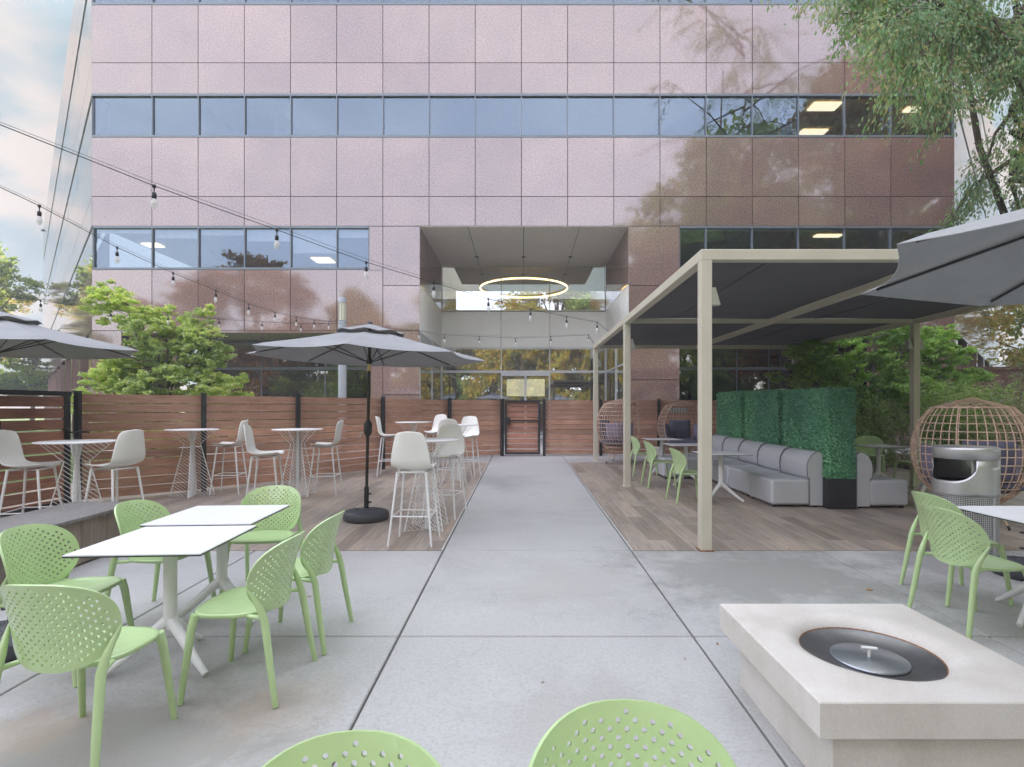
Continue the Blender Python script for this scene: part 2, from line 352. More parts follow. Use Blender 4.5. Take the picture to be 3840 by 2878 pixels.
# ------------------------------------------------------------------ camera, light, sky
HC=1.557; F=1170/2212
cam=bpy.data.cameras.new('camera'); co_=bpy.data.objects.new('camera',cam); COL.objects.link(co_); sc.camera=co_
cam.sensor_width=36; cam.sensor_fit='HORIZONTAL'; cam.lens=36*F; co_.location=(0,0,HC); co_.rotation_euler=(R(90),0,0)
cam.shift_x=(1106-1127)/2212; cam.shift_y=(882-829)/2212; cam.clip_end=2000; cam.clip_start=.05
SUN_EL=R(38); SUN_AZ=R(-28)   # azimuth from +Y, positive toward +X: behind the building, to the left
sd=Vector((math.sin(SUN_AZ)*math.cos(SUN_EL),math.cos(SUN_AZ)*math.cos(SUN_EL),math.sin(SUN_EL)))
sl=bpy.data.lights.new('sun','SUN'); sl.energy=5.0; sl.angle=R(.5); sl.color=(1,.93,.82)
so=bpy.data.objects.new('sun',sl); COL.objects.link(so); so.rotation_euler=sd.to_track_quat('Z','Y').to_euler(); so.location=(-20,40,40)
w=bpy.data.worlds.new('World'); sc.world=w; w.use_nodes=True; nt=w.node_tree; bg=nt.nodes['Background']
sky=N(nt,'ShaderNodeTexSky',sky_type='NISHITA'); sky.sun_disc=False; sky.sun_elevation=SUN_EL; sky.sun_rotation=SUN_AZ
sky.air_density=1.0; sky.dust_density=1.6; sky.ozone_density=1.0
tc=N(nt,'ShaderNodeTexCoord'); sp=N(nt,'ShaderNodeSeparateXYZ'); nt.links.new(tc.outputs['Generated'],sp.inputs[0])
# clouds on a flat layer: direction / (z + k)
ad=N(nt,'ShaderNodeMath',operation='MAXIMUM'); nt.links.new(sp.outputs[2],ad.inputs[0]); ad.inputs[1].default_value=0
ad2=N(nt,'ShaderNodeMath',operation='ADD'); nt.links.new(ad.outputs[0],ad2.inputs[0]); ad2.inputs[1].default_value=.22
dv=N(nt,'ShaderNodeVectorMath',operation='DIVIDE'); cb=N(nt,'ShaderNodeCombineXYZ')
for i in range(3): nt.links.new(ad2.outputs[0],cb.inputs[i])
nt.links.new(tc.outputs['Generated'],dv.inputs[0]); nt.links.new(cb.outputs[0],dv.inputs[1])
cn=noise(nt,1.9,8,dv.outputs[0],.55,.25)
cr=ramp(nt,[(.47,(0,0,0)),(.57,(1,1,1))]); nt.links.new(cn,cr.inputs[0])
# sky mixed with flat tints; dimmed ahead, brightened behind and overhead as added fill light
base0=mixc(nt,.6,sky.outputs[0],(6.6,6.35,7.2))
tf=N(nt,'ShaderNodeMapRange',interpolation_type='SMOOTHSTEP'); nt.links.new(sp.outputs[1],tf.inputs[0]); tf.inputs[1].default_value=.1; tf.inputs[2].default_value=.5
base=mixc(nt,tf.outputs[0],base0,(7.0,8.9,10.0))
def smooth(sock,lo,hi,a,b):
    m=N(nt,'ShaderNodeMapRange',interpolation_type='SMOOTHSTEP'); nt.links.new(sock,m.inputs[0])
    for i,v in enumerate((lo,hi,a,b)): m.inputs[i+1].default_value=v
    return m.outputs[0]
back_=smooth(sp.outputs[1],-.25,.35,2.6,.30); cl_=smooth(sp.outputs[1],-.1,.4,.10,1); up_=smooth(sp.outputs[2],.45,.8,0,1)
cm_=N(nt,'ShaderNodeMath',operation='MULTIPLY'); nt.links.new(cr.outputs[0],cm_.inputs[0]); nt.links.new(cl_,cm_.inputs[1])
skc=mixc(nt,cm_.outputs[0],base,(13.2,12.0,11.3))
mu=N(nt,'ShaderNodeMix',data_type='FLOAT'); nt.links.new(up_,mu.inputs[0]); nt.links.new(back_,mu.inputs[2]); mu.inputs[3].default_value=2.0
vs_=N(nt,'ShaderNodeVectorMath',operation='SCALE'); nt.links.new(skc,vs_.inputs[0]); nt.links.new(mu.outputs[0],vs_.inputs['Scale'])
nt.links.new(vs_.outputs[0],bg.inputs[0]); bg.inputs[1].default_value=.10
sc.view_settings.view_transform='Standard'; sc.view_settings.look='None'; sc.view_settings.exposure=1.13; sc.view_settings.gamma=1
sc.cycles.max_bounces=8; sc.cycles.transparent_max_bounces=24; sc.cycles.glossy_bounces=4; sc.cycles.diffuse_bounces=4
sc.cycles.caustics_reflective=False; sc.cycles.caustics_refractive=False; sc.cycles.use_denoising=True
# ------------------------------------------------------------------ ground
def sheet(name,x0,x1,y0,y1,dz,mat,label=None,t=0,ns=1):
    b=MB(); ys=[y0]+[y for y in (-8.,16.) if y0<y<y1]+[y1]
    P=[[(x,y,gz(y)+dz) for x in (x0,x1)] for y in ys]; b.grid(P,False)
    if t:
        b.v=[]; b.f=[]; b.sm=[]
        for a,c in zip(ys[:-1],ys[1:]):
            b.add([(x,y,gz(y)+dz-q) for q in (0,t) for y in (a,c) for x in (x0,x1)],[(0,1,3,2),(4,6,7,5),(0,4,5,1),(2,3,7,6),(0,2,6,4),(1,5,7,3)])
    o=b.obj(name,mat); tag(o,kind='structure'); return o
g=MB(); ys=[-900,-60,-8,0,16,60,900]; xs=[-900,-60,0,60,900]
g.grid([[(x,y,gz(y)-.05) for x in xs] for y in ys],False); tag(g.obj('ground',M['lawn']),kind='structure')
sheet('patio_bed',-8.5,9.2,-6,15.6,-.035,M['joint'])
# concrete slabs
sl_=MB(); gp=.007
def slab(x0,x1,y0,y1):
    b=.006; x0+=gp;x1-=gp;y0+=gp;y1-=gp
    vs=[(x,y,gz(y)-(0.04)) for y in (y0,y1) for x in (x0,x1)]+[(x,y,gz(y)-b) for y in (y0,y1) for x in (x0,x1)]+[(x,y,gz(y)) for y in (y0+b,y1-b) for x in (x0+b,x1-b)]
    fs=[(8,9,11,10)]
    for a,c in ((0,4),(4,8)): fs+=[(a,a+1,c+1,c),(a+1,a+3,c+3,c+1),(a+3,a+2,c+2,c+3),(a+2,a,c,c+2)]
    sl_.add(vs,fs)
XJ=[-8.5,-6.6,-4.69,-2.75,-.81,1.13,3.07,5.01,6.95,9.2]; YJ=[-6,-4.55,-2.52,-.49,1.535,3.565,5.59]
for i in range(len(XJ)-1):
    for j in range(len(YJ)-1): slab(XJ[i],XJ[i+1],YJ[j],YJ[j+1])
yy=[5.59,7.62,9.65,11.68,13.45,15.5]
for a,b_ in zip(yy[:-1],yy[1:]): slab(-.81,1.13,a,b_)
slab(-8.5,-.81,13.45,15.5); slab(1.13,9.2,13.45,15.5)
tag(sl_.obj('concrete_paving',M['concrete']),kind='structure')
sheet('deck_tiles_left',-8.4,-.83,5.6,13.44,-.001,M['deck'],t=.03); sheet('deck_tiles_right',1.16,8.6,5.6,13.44,-.001,M['deck'],t=.03)
for nm,x in (('deck_edge_strip',-.825),('deck_edge_strip',1.145)):
    sheet(nm,x-.008,x+.008,5.6,13.44,.003,M['kerb'],t=.03)
sheet('planting_bed',8.62,22,3.5,15.5,.0,M['mulch'])
sheet('forecourt',-13,13,15.62,24,-.02,M['pale_paving'])
# ------------------------------------------------------------------ building
B=thing('office_building','polished reddish granite office block with ribbon windows and a deep recessed entrance','building',(0,18,0))
class Wall:
    def __init__(s,O,U,Nn): s.O=Vector(O);s.U=Vector(U).normalized();s.N=Vector(Nn).normalized()
    def __call__(s,u,d,z): 
        p=s.O+s.U*u+s.N*d; return (p.x,p.y-18,z)
FR=Wall((0,18),(1,0),(0,1)); LF=Wall((-14.29,18),(-.928,1),(1,.928)); RT=Wall((14.38,18),(.95,1),(-1,.95))
UJ=[-14.29]+[-12.29+1.535*i for i in range(17)]+[14.38]
gran=MB()
def panels(W,us,zs,mb=None,gapw=.011):
    mb=mb or gran
    for a,b in zip(us[:-1],us[1:]):
        for c,d in zip(zs[:-1],zs[1:]): mb.box(a+gapw,b-gapw,0,.04,c+gapw,d-gapw,T=W)
LU=[0]+[2+1.535*i for i in range(31)]; LU=LU[:32]
def sideU(L): return [0,2.0]+[2.0+1.535*i for i in range(1,int(L/1.535))]
LUs=sideU(50); RUs=sideU(30)
Zb=[(7.603,8.588,10.557),(12.0,13.03,14.957),(16.4,17.43,19.5)]
back=MB()
for z0,zm,z1 in Zb:
    for W,us in ((FR,UJ),(LF,LUs),(RT,RUs)):
        panels(W,us,[z0,zm,z1]); back.box(us[0]+.0,us[-1],.045,.32,z0+.01,z1-.01,T=W)
# first-floor piers and apron (front)
zA=[4.126,6.157]
panels(FR,[-14.29]+[-12.29+1.535*i for i in range(6)],[4.126,6.157])
panels(FR,[-4.615,-3.385],[.2,2.0,4.126,5.63,7.603]); panels(FR,[-5.08,-4.615],[6.12,7.603]); 
panels(FR,[3.55,5.25],[.2,2.5,4.126,5.63,7.603])
panels(FR,[5.25]+[6.13+1.535*i for i in range(6)][:6]+[14.38],[4.126,6.157])
panels(FR,[-14.29,-13.3],[.2,2.2,4.126]); panels(FR,[-5.03,-4.615],[.2,4.126]); panels(FR,[13.3,14.38],[.2,2.2,4.126])
for a,b,c,d in ((-14.29,-4.615,4.13,6.15),(-4.615,-3.40,.2,7.6),(-5.03,-4.615,.2,4.12),(-5.08,-4.615,6.16,7.6),(3.565,5.25,.2,7.6),(5.25,14.38,4.13,6.15),(-14.29,-13.3,.2,4.12),(13.3,14.38,.2,4.12)):
    back.box(a+.002,b-.002,.045,.32,c+.002,d-.002,T=FR)
# side-wall lower parts: apron and columns
for W,us in ((LF,LUs),(RT,RUs)):
    panels(W,us,[4.126,6.157]); back.box(us[0],us[-1],.045,.32,4.13,6.15,T=W)
    k=0; u=0
    while u<us[-1]-3:
        mb_=1.1 if k==0 else .55
        gran.box(u,u+mb_,0.0,.04,.2,4.1,T=W); gran.box(u,u+.04,.045,2.4,.2,4.1,T=W); gran.box(u+mb_-.04,u+mb_,.045,2.4,.2,4.1,T=W)
        u+=4.6; k+=1
    gran.box(0,us[-1],2.42,2.5,.2,4.1,T=W)
# recess reveals at the ground-floor openings
def flat(W,a,b,d0,d1,z0,z1,mb): mb.box(a,b,d0,d1,z0,z1,T=W)
gran.box(-13.34,-13.3,.33,2.5,.2,4.1,T=FR); gran.box(-5.03,-4.99,.33,2.5,.2,4.1,T=FR); gran.box(5.21,5.25,.33,2.5,.2,4.1,T=FR); gran.box(13.3,13.34,.33,2.5,.2,4.1,T=FR)
gran.box(-13.3,-12.2,1.2,1.25,.2,4.1,T=FR)
gran.box(-13.28,-5.05,.0,2.5,4.06,4.12,T=FR); gran.box(5.27,13.28,0,2.5,4.06,4.12,T=FR)
# entrance side walls (granite above, pale spandrel)
zs=[5.70,6.64,7.57]
for x0,x1 in ((-3.42,-3.385),(3.55,3.585)):
    for yA,yB in ((.03,1.6),(1.62,3.2),(3.22,4.98)):
        gran.box(x0,x1,yA,yB,5.68,6.62,T=FR); gran.box(x0,x1,yA,yB,6.64,7.58,T=FR)
gran.obj('granite_cladding',M['granite'],B,recalc=True)
back.obj('wall_core',M['joint'],B)
r=MB()
# roof
pl=[LF(50,.1,19.3),LF(0,.1,19.3),RT(0,.1,19.3),RT(30,.1,19.3)]
r.add([*pl,(35,24,19.3),(-48,36,19.3)],[(0,1,2,3,4,5)]); 
r.obj('roof',M['joint'],B)
sp_=MB(); # soffit of the entrance, spandrels
for a,b in ((-3.385,-1.8),(-1.78,.06),(.08,1.93),(1.95,3.55)): sp_.box(a,b,.02,4.98,7.585,7.6,T=FR)
sp_.obj('soffit',M['soffit'],B)
sp2=MB()
for a,b in ((-3.385,-.885),(-.865,1.18),(1.20,3.55)): sp2.box(a,b,4.94,5.0,4.12,5.63,T=FR)
for x0,x1 in ((-3.42,-3.385),(3.55,3.585)): 
    for yA,yB in ((.03,1.6),(1.62,3.2),(3.22,4.93)): sp2.box(x0,x1,yA,yB,4.12,5.66,T=FR)
sp2.obj('spandrel_panel',M['panel_white'],B)
for x in (-1.79,.07,1.94):
    d=MB(); d.lathe([(.0,-.02),(.06,-.02),(.075,-.005),(.09,0)],x,3.6,7.583,16); d.obj('downlight',M['black_metal'],B)
# windows
def window(W,a,b,z0,z1,d=.065,fr='frame_grey',gl='glass',blind=0,mull=.018,rail=.07,side=False,first=True,last=True):
    f=MB(); dq=-.012 if d<.2 else d-.03; dq=.012 if side else dq; f.box(a,b,dq,d+.05,z0,z0+rail,T=W); f.box(a,b,dq,d+.05,z1-rail,z1,T=W)
    dq+=.01; f.box(a,a+mull,dq,d+.04,z0+rail,z1-rail,T=W); f.box(b-mull,b,dq,d+.04,z0+rail,z1-rail,T=W)
    o=f.obj('window',M[fr],B)
    p=MB(); p.add([W(a+mull,d,z0+rail),W(b-mull,d,z0+rail),W(b-mull,d,z1-rail),W(a+mull,d,z1-rail)],[(0,1,2,3)]); p.obj('pane',M[gl],o)
    if blind: q=MB(); q.box(a+mull+.02,b-mull-.02,d+.06,d+.07,z1-rail-blind,z1-rail,T=W); q.obj('roller_blind',M['blind'],o)
    return o
rw=random.Random(3)
for a,b in zip(UJ[:-1],UJ[1:]): window(FR,a,b,10.557,12.0); 
for a,b in zip(UJ[:-1],UJ[1:]): window(FR,a,b,14.957,16.4,blind=rw.choice([0,0,.3,.9]))
lu=[-14.24]+[-12.29+1.535*i for i in range(5)]+[-5.08]
for (a,b),bl in zip(zip(lu[:-1],lu[1:]),[.12,.3,.2,.4,.8,.28]): window(FR,a,b,6.157,7.603,blind=bl)
ru=[5.25]+[6.13+1.535*i for i in range(5)]+[14.33]
for a,b in zip(ru[:-1],ru[1:]): window(FR,a,b,6.157,7.603,blind=.06)
# side walls: one long glazed ribbon each storey, split in long bays
for W,L in ((LF,48.5),(RT,28)):
    for z0,z1 in ((6.157,7.603),(10.557,12.0),(14.957,16.4)):
        u=0.03
        while u<L: window(W,u,min(u+6.14,L),z0,z1,d=.026,rail=.03,side=True,gl='glass_side'); u+=6.14
# ground floor glazing in the recesses
for xs_ in ([-12.2,-9.8,-7.4,-5.05],[5.27,6.9,8.1,9.3,11.3,13.28]):
    for a,b in zip(xs_[:-1],xs_[1:]):
        window(FR,a,b,3.05,4.05,d=2.4,rail=.05,gl='glass_low'); window(FR,a,b,.25,3.05,d=2.4,rail=.05,gl='glass_low')
# entrance glazing
ex=[-3.38,-.87,1.19,3.54]
for a,b in zip(ex[:-1],ex[1:]):
    window(FR,a,b,5.66,7.58,d=5.0,fr='frame_cream',gl='glass_clear',rail=.05)
    window(FR,a,b,3.1,4.11,d=5.0,fr='frame_white',gl='glass_clear',rail=.05)
for a,b in ((ex[0],ex[1]),(ex[2],ex[3])): window(FR,a,b,.25,3.1,d=5.0,fr='frame_white',gl='glass_clear',rail=.05)
for a,b,hx in ((-.87,.16,.02),(.16,1.19,.30)):
    f=MB(); f.box(a,b,4.97,5.05,2.92,3.1,T=FR); f.box(a,b,4.97,5.05,.25,.4,T=FR)
    for q in (a,b-.04): f.box(q,q+.04,4.97,5.05,.4,2.92,T=FR)
    o=f.obj('door',M['frame_white'],B); p=MB(); p.add([FR(a+.04,5.01,.4),FR(b-.04,5.01,.4),FR(b-.04,5.01,2.92),FR(a+.04,5.01,2.92)],[(0,1,2,3)]); p.obj('pane',M['glass_clear'],o)
    h=MB(); h.tube([FR(hx,4.9,1.0),FR(hx,4.9,2.0)],.018,8); h.tube([FR(hx,4.9,1.1),FR(hx,4.98,1.1)],.01,6); h.tube([FR(hx,4.9,1.9),FR(hx,4.98,1.9)],.01,6); h.obj('handle',M['black_metal'],o)
# side glazing of the entrance recess
for x in (-3.40,3.565):
    for yA,yB in ((.05,2.5),(2.52,4.95)):
        f=MB(); 
        for z in (.25,3.07,4.06): f.box(x-.02,x+.02,yA,yB,z,z+.05,T=FR)
        for q in (yA,yB-.04): f.box(x-.02,x+.02,q,q+.04,.3,4.06,T=FR)
        o=f.obj('window',M['frame_white'],B); p=MB(); p.add([FR(x,yA,.3),FR(x,yB,.3),FR(x,yB,4.06),FR(x,yA,4.06)],[(0,1,2,3)]); p.obj('pane',M['glass_clear'],o)
# interiors
it=MB(); ic=MB(); iw=MB()
for z0,z1 in ((6.157,7.603),(10.557,12.0),(14.957,16.4)):
    for W,a,b in ((FR,-14.2,-5.1) if z0<7 else (FR,-14.2,14.3),) + (((FR,5.25,14.3),) if z0<7 else ()):
        ic.box(a,b,.34,7.5,z1+.03,z1+.08,T=W); it.box(a,b,.34,7.5,z0-.9,z0-.85,T=W); iw.box(a,b,7.5,7.6,z0-.85,z1+.03,T=W)
    for W,L in ((LF,48),(RT,28)):
        it.box(.25,L,.45,.5,z0-.05,z1+.05,T=W)
for a,b in ((-12.2,-5.05),(5.27,13.28)):
    ic.box(a,b,2.6,8,4.06,4.1,T=FR); it.box(a,b,2.6,8,.2,.24,T=FR); it.box(a,b,8,8.1,.2,4.1,T=FR)
for x in (-8.5,-11,8.8,11.8): iw.box(x,x+.1,.6,5,9.7,11.99,T=FR)
iw.box(9.2,9.3,.5,6,5.3,7.6,T=FR)
# lobby
it.box(-3.42,3.58,.33,5.0,7.62,7.66,T=FR)
for a,b in ((-12.22,-12.2),(-5.05,-5.03),(5.25,5.27),(13.28,13.3)): it.box(a,b,2.6,8,.24,4.06,T=FR)
it.box(-6,6,5.1,16,.2,.24,T=FR); ic.box(-3.3,3.5,5.1,12,8.4,8.45,T=FR); iw.box(-6,-5.9,5.1,16,.24,8.4,T=FR); iw.box(6,6.1,5.1,16,.24,8.4,T=FR)
iw.box(-5.9,5.9,16,16.1,.24,8.4,T=FR); ic.box(-5.9,5.9,12,16,6.4,6.45,T=FR)
it.obj('interior_floor',M['dark_int'],B); ic.obj('interior_ceiling',M['int_ceil'],B); iw.obj('interior_wall',M['int_wall'],B)
q=MB(); q.box(8.9,9.35,.8,4,9.7,12.0,T=FR); q.obj('blue_partition',M['blue_wall'],B)
for (x,y,z,wx,wy) in ((10.0,.5,11.99,.95,.5),(10.55,2.3,11.99,.95,.6),(-14.0,1.9,7.6,.6,.45),(-8.5,3.8,7.6,.75,.75),(10.3,.9,7.6,.9,.25),(13.4,.8,11.99,.5,.3)):
    p=MB(); p.box(x,x+wx,y,y+wy,z-.02,z+.02,T=FR); p.obj('ceiling_light',M['light_panel'],B)
p=MB(); p.box(-.75,1.15,9.0,9.05,2.15,3.0,T=FR); p.obj('pale_panel_added_glow',M['pale_glow'],B)  # pale frosted panel in the lobby, its glow added through the material
rg=MB(); rg.tube([(.1+2.1*math.cos(a),8.2+2.1*math.sin(a),7.33) for a in np.linspace(0,2*PI,65)[:-1]],.032,8,closed=True); ro=rg.obj('ring_light',M['ring_glow'],B)
rg=MB(); rg.tube([(.1+2.1*math.cos(a),8.2+2.1*math.sin(a),7.42) for a in np.linspace(0,2*PI,65)[:-1]],.06,8,closed=True); rg.obj('ring_housing',M['frame_cream'],ro)
for k in range(6):
    a=2*PI*k/6; rg=MB(); rg.tube([(.1+2.1*math.cos(a),8.2+2.1*math.sin(a),7.45),(.1+2.1*math.cos(a),8.2+2.1*math.sin(a),8.4)],.006,5); rg.obj('hanger_wire',M['frame_grey'],ro)
# ------------------------------------------------------------------ fences
def fence_section(A,Bp,parent,top=1.775,nb=11,mat='fence_wood',name='board_panel',side=-1,gap=.012,th=.022):
    A=Vector(A);Bp=Vector(Bp); L=(Bp-A).length; U=(Bp-A)/L; Nn=Vector((-U.y,U.x))
    T=lambda u,d,z:(A.x+U.x*u+Nn.x*d,A.y+U.y*u+Nn.y*d,z)
    b=MB(); g0=min(gz(A.y),gz(Bp.y))+.045; p=(top-g0)/nb
    for i in range(nb):
        z0=g0+i*p; e=random.uniform(-.004,.004)
        if i==0:
            gA,gB=gz(A.y)+.03,gz(Bp.y)+.03
        b.box(0,L,e,e+th,z0+gap*.5,z0+p-gap*.5,T)
    return b.obj(name,M[mat],parent)
def post(x,y,parent,top=1.80,w=.075,ang=0,name='post'):
    b=MB(); c,s=math.cos(ang),math.sin(ang); T=lambda u,v,z:(x+u*c-v*s,y+u*s+v*c,z)
    b.box(-w/2,w/2,-w/2,w/2,gz(y)-.02,top,T); b.box(-w/2-.008,w/2+.008,-w/2-.008,w/2+.008,top,top+.012,T); return b.obj(name,M['black_metal'],parent)
fl=thing('wooden_fence','long reddish brown horizontal board fence with black posts curving behind the white bar tables','fence')
fp=[(-6.7,8.1),(-5.45,9.25),(-4.30,10.35),(-3.18,12.2),(-1.93,14.1),(-.56,15.05)]
for a,b in zip(fp[:-1],fp[1:]): fence_section(a,b,fl)
for (x,y),(dx,dy) in zip(fp[1:-1]+[(-.54,15.0)],((.055,-.06),(.05,-.06),(.07,-.05),(.06,-.06),(0,-.02))): post(x+dx,y+dy,fl,ang=R(35))
fr_=thing('wooden_fence','straight reddish brown board fence with black posts behind the rattan egg chairs','fence')
fs=[(.62,15.05),(2.19,15.05),(3.8,15.05),(5.9,15.05),(8.2,15.05)]
for a,b in zip(fs[:-1],fs[1:]): fence_section(a,b,fr_)
for x,y in fs: post(x,y-.05,fr_)
tall=thing('entrance_gate','narrow board gate with black frame and lock box at the end of the concrete path','gate',(0,0,0))
gb=fence_section((-.42,15.03),(.46,15.03),tall,top=1.74,mat='gate_wood',nb=10,gap=.02)
gf=MB(); T=None
gf.box(-.47,-.41,14.96,15.02,.28,1.77); gf.box(.45,.51,14.96,15.02,.28,1.77); gf.box(-.41,.45,14.96,15.02,1.71,1.77); gf.box(-.41,.45,14.96,15.02,.28,.33); gf.box(-.41,.45,14.96,15.0,1.19,1.23)
gf.obj('gate_frame',M['black_metal'],tall); lk=MB(); lk.bbox(-.42,-.31,14.90,14.955,1.10,1.30,.006); lk.tube([(-.36,14.89,1.2),(-.36,14.86,1.2),(-.26,14.86,1.2)],.012,8); lk.obj('lock_box',M['black_metal'],tall)
sg=thing('side_gate','large black framed board gate panel with a lever handle behind the leftmost bar stool','gate')
fence_section((-7.35,2.2),(-6.70,7.95),sg,top=1.73,mat='gate_wood',nb=10,gap=.024)
gf=MB()
def gbar(x0,y0,x1,y1,z0,z1,w=.06):
    U=Vector((x1-x0,y1-y0)); L=U.length; U/=L; Nn=Vector((-U.y,U.x)); gf.box(0,L,-w,-.002,z0,z1,T=lambda u,d,z:(x0+U.x*u-Nn.x*d*1,y0+U.y*u-Nn.y*d,z))
gbar(-7.33,2.2,-6.67,8.03,1.735,1.80); gbar(-6.683,7.93,-6.67,8.01,.12,1.735); gbar(-7.33,2.2,-6.67,8.03,.14,.20)
gf.obj('gate_frame',M['black_metal'],sg)
h=MB(); h.bbox(-6.69,-6.66,7.92,8.0,1.12,1.26,.004); h.tube([(-6.66,7.96,1.2),(-6.60,7.96,1.2),(-6.50,8.02,1.205),(-6.40,8.02,1.20)],[.012,.013,.016,.01],8); h.obj('handle',M['black_metal'],sg)
post(-6.64,8.10,sg,top=1.80,w=.07)
tk=MB(); tk.box(-6.85,-6.70,2.2,7.9,.06,.075); t=tk.obj('floor_track',M['white_metal'],sg)
# wood clad bench wall
bw=thing('raised_bench','long low bench wall clad in weathered grey brown planks beside the green chairs','bench')
bt=MB(); bt.add([(-4.84,-1,.44),(-4.10,-1,.44),(-4.10,5.86,.52),(-4.84,5.86,.52),(-4.84,-1,.475),(-4.10,-1,.475),(-4.10,5.86,.545),(-4.84,5.86,.545)],[(0,1,2,3),(4,5,6,7),(0,1,5,4),(1,2,6,5),(2,3,7,6),(3,0,4,7)])
bt.obj('bench_top',M['bench_top'],bw)
bf=MB(); y=-1
while y<5.82:
    y2=min(y+.305,5.82); bf.box(-4.17,-4.14,y+.004,y2-.004,gz(y)+.02,gz(y)+.452); y=y2
bf.obj('front_planks',M['wood_face'],bw); bf=MB(); x=-4.8
while x<-4.18:
    x2=min(x+.305,-4.175); bf.box(x+.004,x2-.004,5.79,5.82,.09,.515); x=x2
bf.obj('end_planks',M['wood_face'],bw); c=MB(); c.box(-4.80,-4.19,-1,5.78,-.02,.43); c.obj('core',M['joint'],bw)
ys_=MB(); ys_.box(-4.875,-4.85,-1,5.8,.47,.50); ys_.obj('yellow_edge_strip',M['yellow_strip'],bw)
# ------------------------------------------------------------------ pergola
P=thing('pergola','cream metal pergola with dark stretched fabric roof over the grey sofa','pergola')
X0,X1,XM=1.9,7.1,4.5; Y0,Y1,YM=5.62,14.0,9.78; H=3.08; W_=.115
for (x,y) in ((X0,Y0),(X0,YM),(X0,Y1-.1),(X1,Y0),(X1,YM),(X1,Y1-.1)):
    b=MB(); b.bbox(x-W_/2,x+W_/2,y-W_/2,y+W_/2,gz(y),H,.006); b.obj('post',M['cream_metal'],P)
    b=MB(); b.bbox(x-.075,x+.075,y-.0755,y+.0745,gz(y)-.004,gz(y)+.010,.002); b.obj('base_plate',M['rust'] if y<6 else M['cream_metal'],P)
def beam(x0,x1,y0,y1,z0,z1): b=MB(); b.bbox(x0,x1,y0,y1,z0,z1,.005); return b.obj('beam',M['cream_metal'],P)
hw=W_/2
beam(X0-hw,X1+hw,Y0-hw,Y0+hw,H,H+.11); beam(X0-hw,X1+hw,Y1-.1-hw,Y1-.1+hw,H,H+.11)
for x in (X0,XM,X1): beam(x-hw,x+hw,Y0+hw+.002,Y1-.1-hw-.002,H+.0,H+.11)
for a,b in ((X0+hw,XM-hw),(XM+hw,X1-hw)): beam(a+.002,b-.002,YM-.04,YM+.04,H+.01,H+.09)
for a,b in ((X0+hw,XM-hw),(XM+hw,X1-hw)):
    for c,d in ((Y0+hw,YM-.04),(YM+.04,Y1-.1-hw)):
        P_=[]; n=14
        for i in range(n+1):
            row=[]
            for j in range(n+1):
                u,v=i/n,j/n; s=-.05*math.sin(PI*u)*math.sin(PI*v)-.006*math.sin(9*u+5*v)
                row.append((a+.003+(b-a-.006)*v,c+.003+(d-c-.006)*u,H+.085+s))
            P_.append(row)
        f=MB(); f.grid(P_); solid(f.obj('fabric_panel',M['shade_cloth'],P,recalc=False),.004)
        f=MB(); f.tube([(P_[i][4][0],P_[i][4][1],P_[i][4][2]-.006) for i in range(n+1)],.007,5); f.obj('fabric_seam',M['black_metal'],P)
for (x,y,s) in ((X0+hw,Y0,1),(X0+hw,YM,1),(X0+hw,Y1-.1,1),(X1+hw,YM,1),(X1-hw-.09,Y1-.1,1),(X1-hw-.09,YM,1)):
    b=MB(); b.add([(x,y-.045,2.62),(x,y+.045,2.62),(x,y+.045,2.80),(x,y-.045,2.80),(x+.09,y-.045,2.62),(x+.09,y+.045,2.62),(x+.04,y+.045,2.80),(x+.04,y-.045,2.80)],[(0,1,2,3),(4,5,6,7),(0,1,5,4),(1,2,6,5),(2,3,7,6),(3,0,4,7)])
    b.obj('wall_sconce',M['steel'],P)
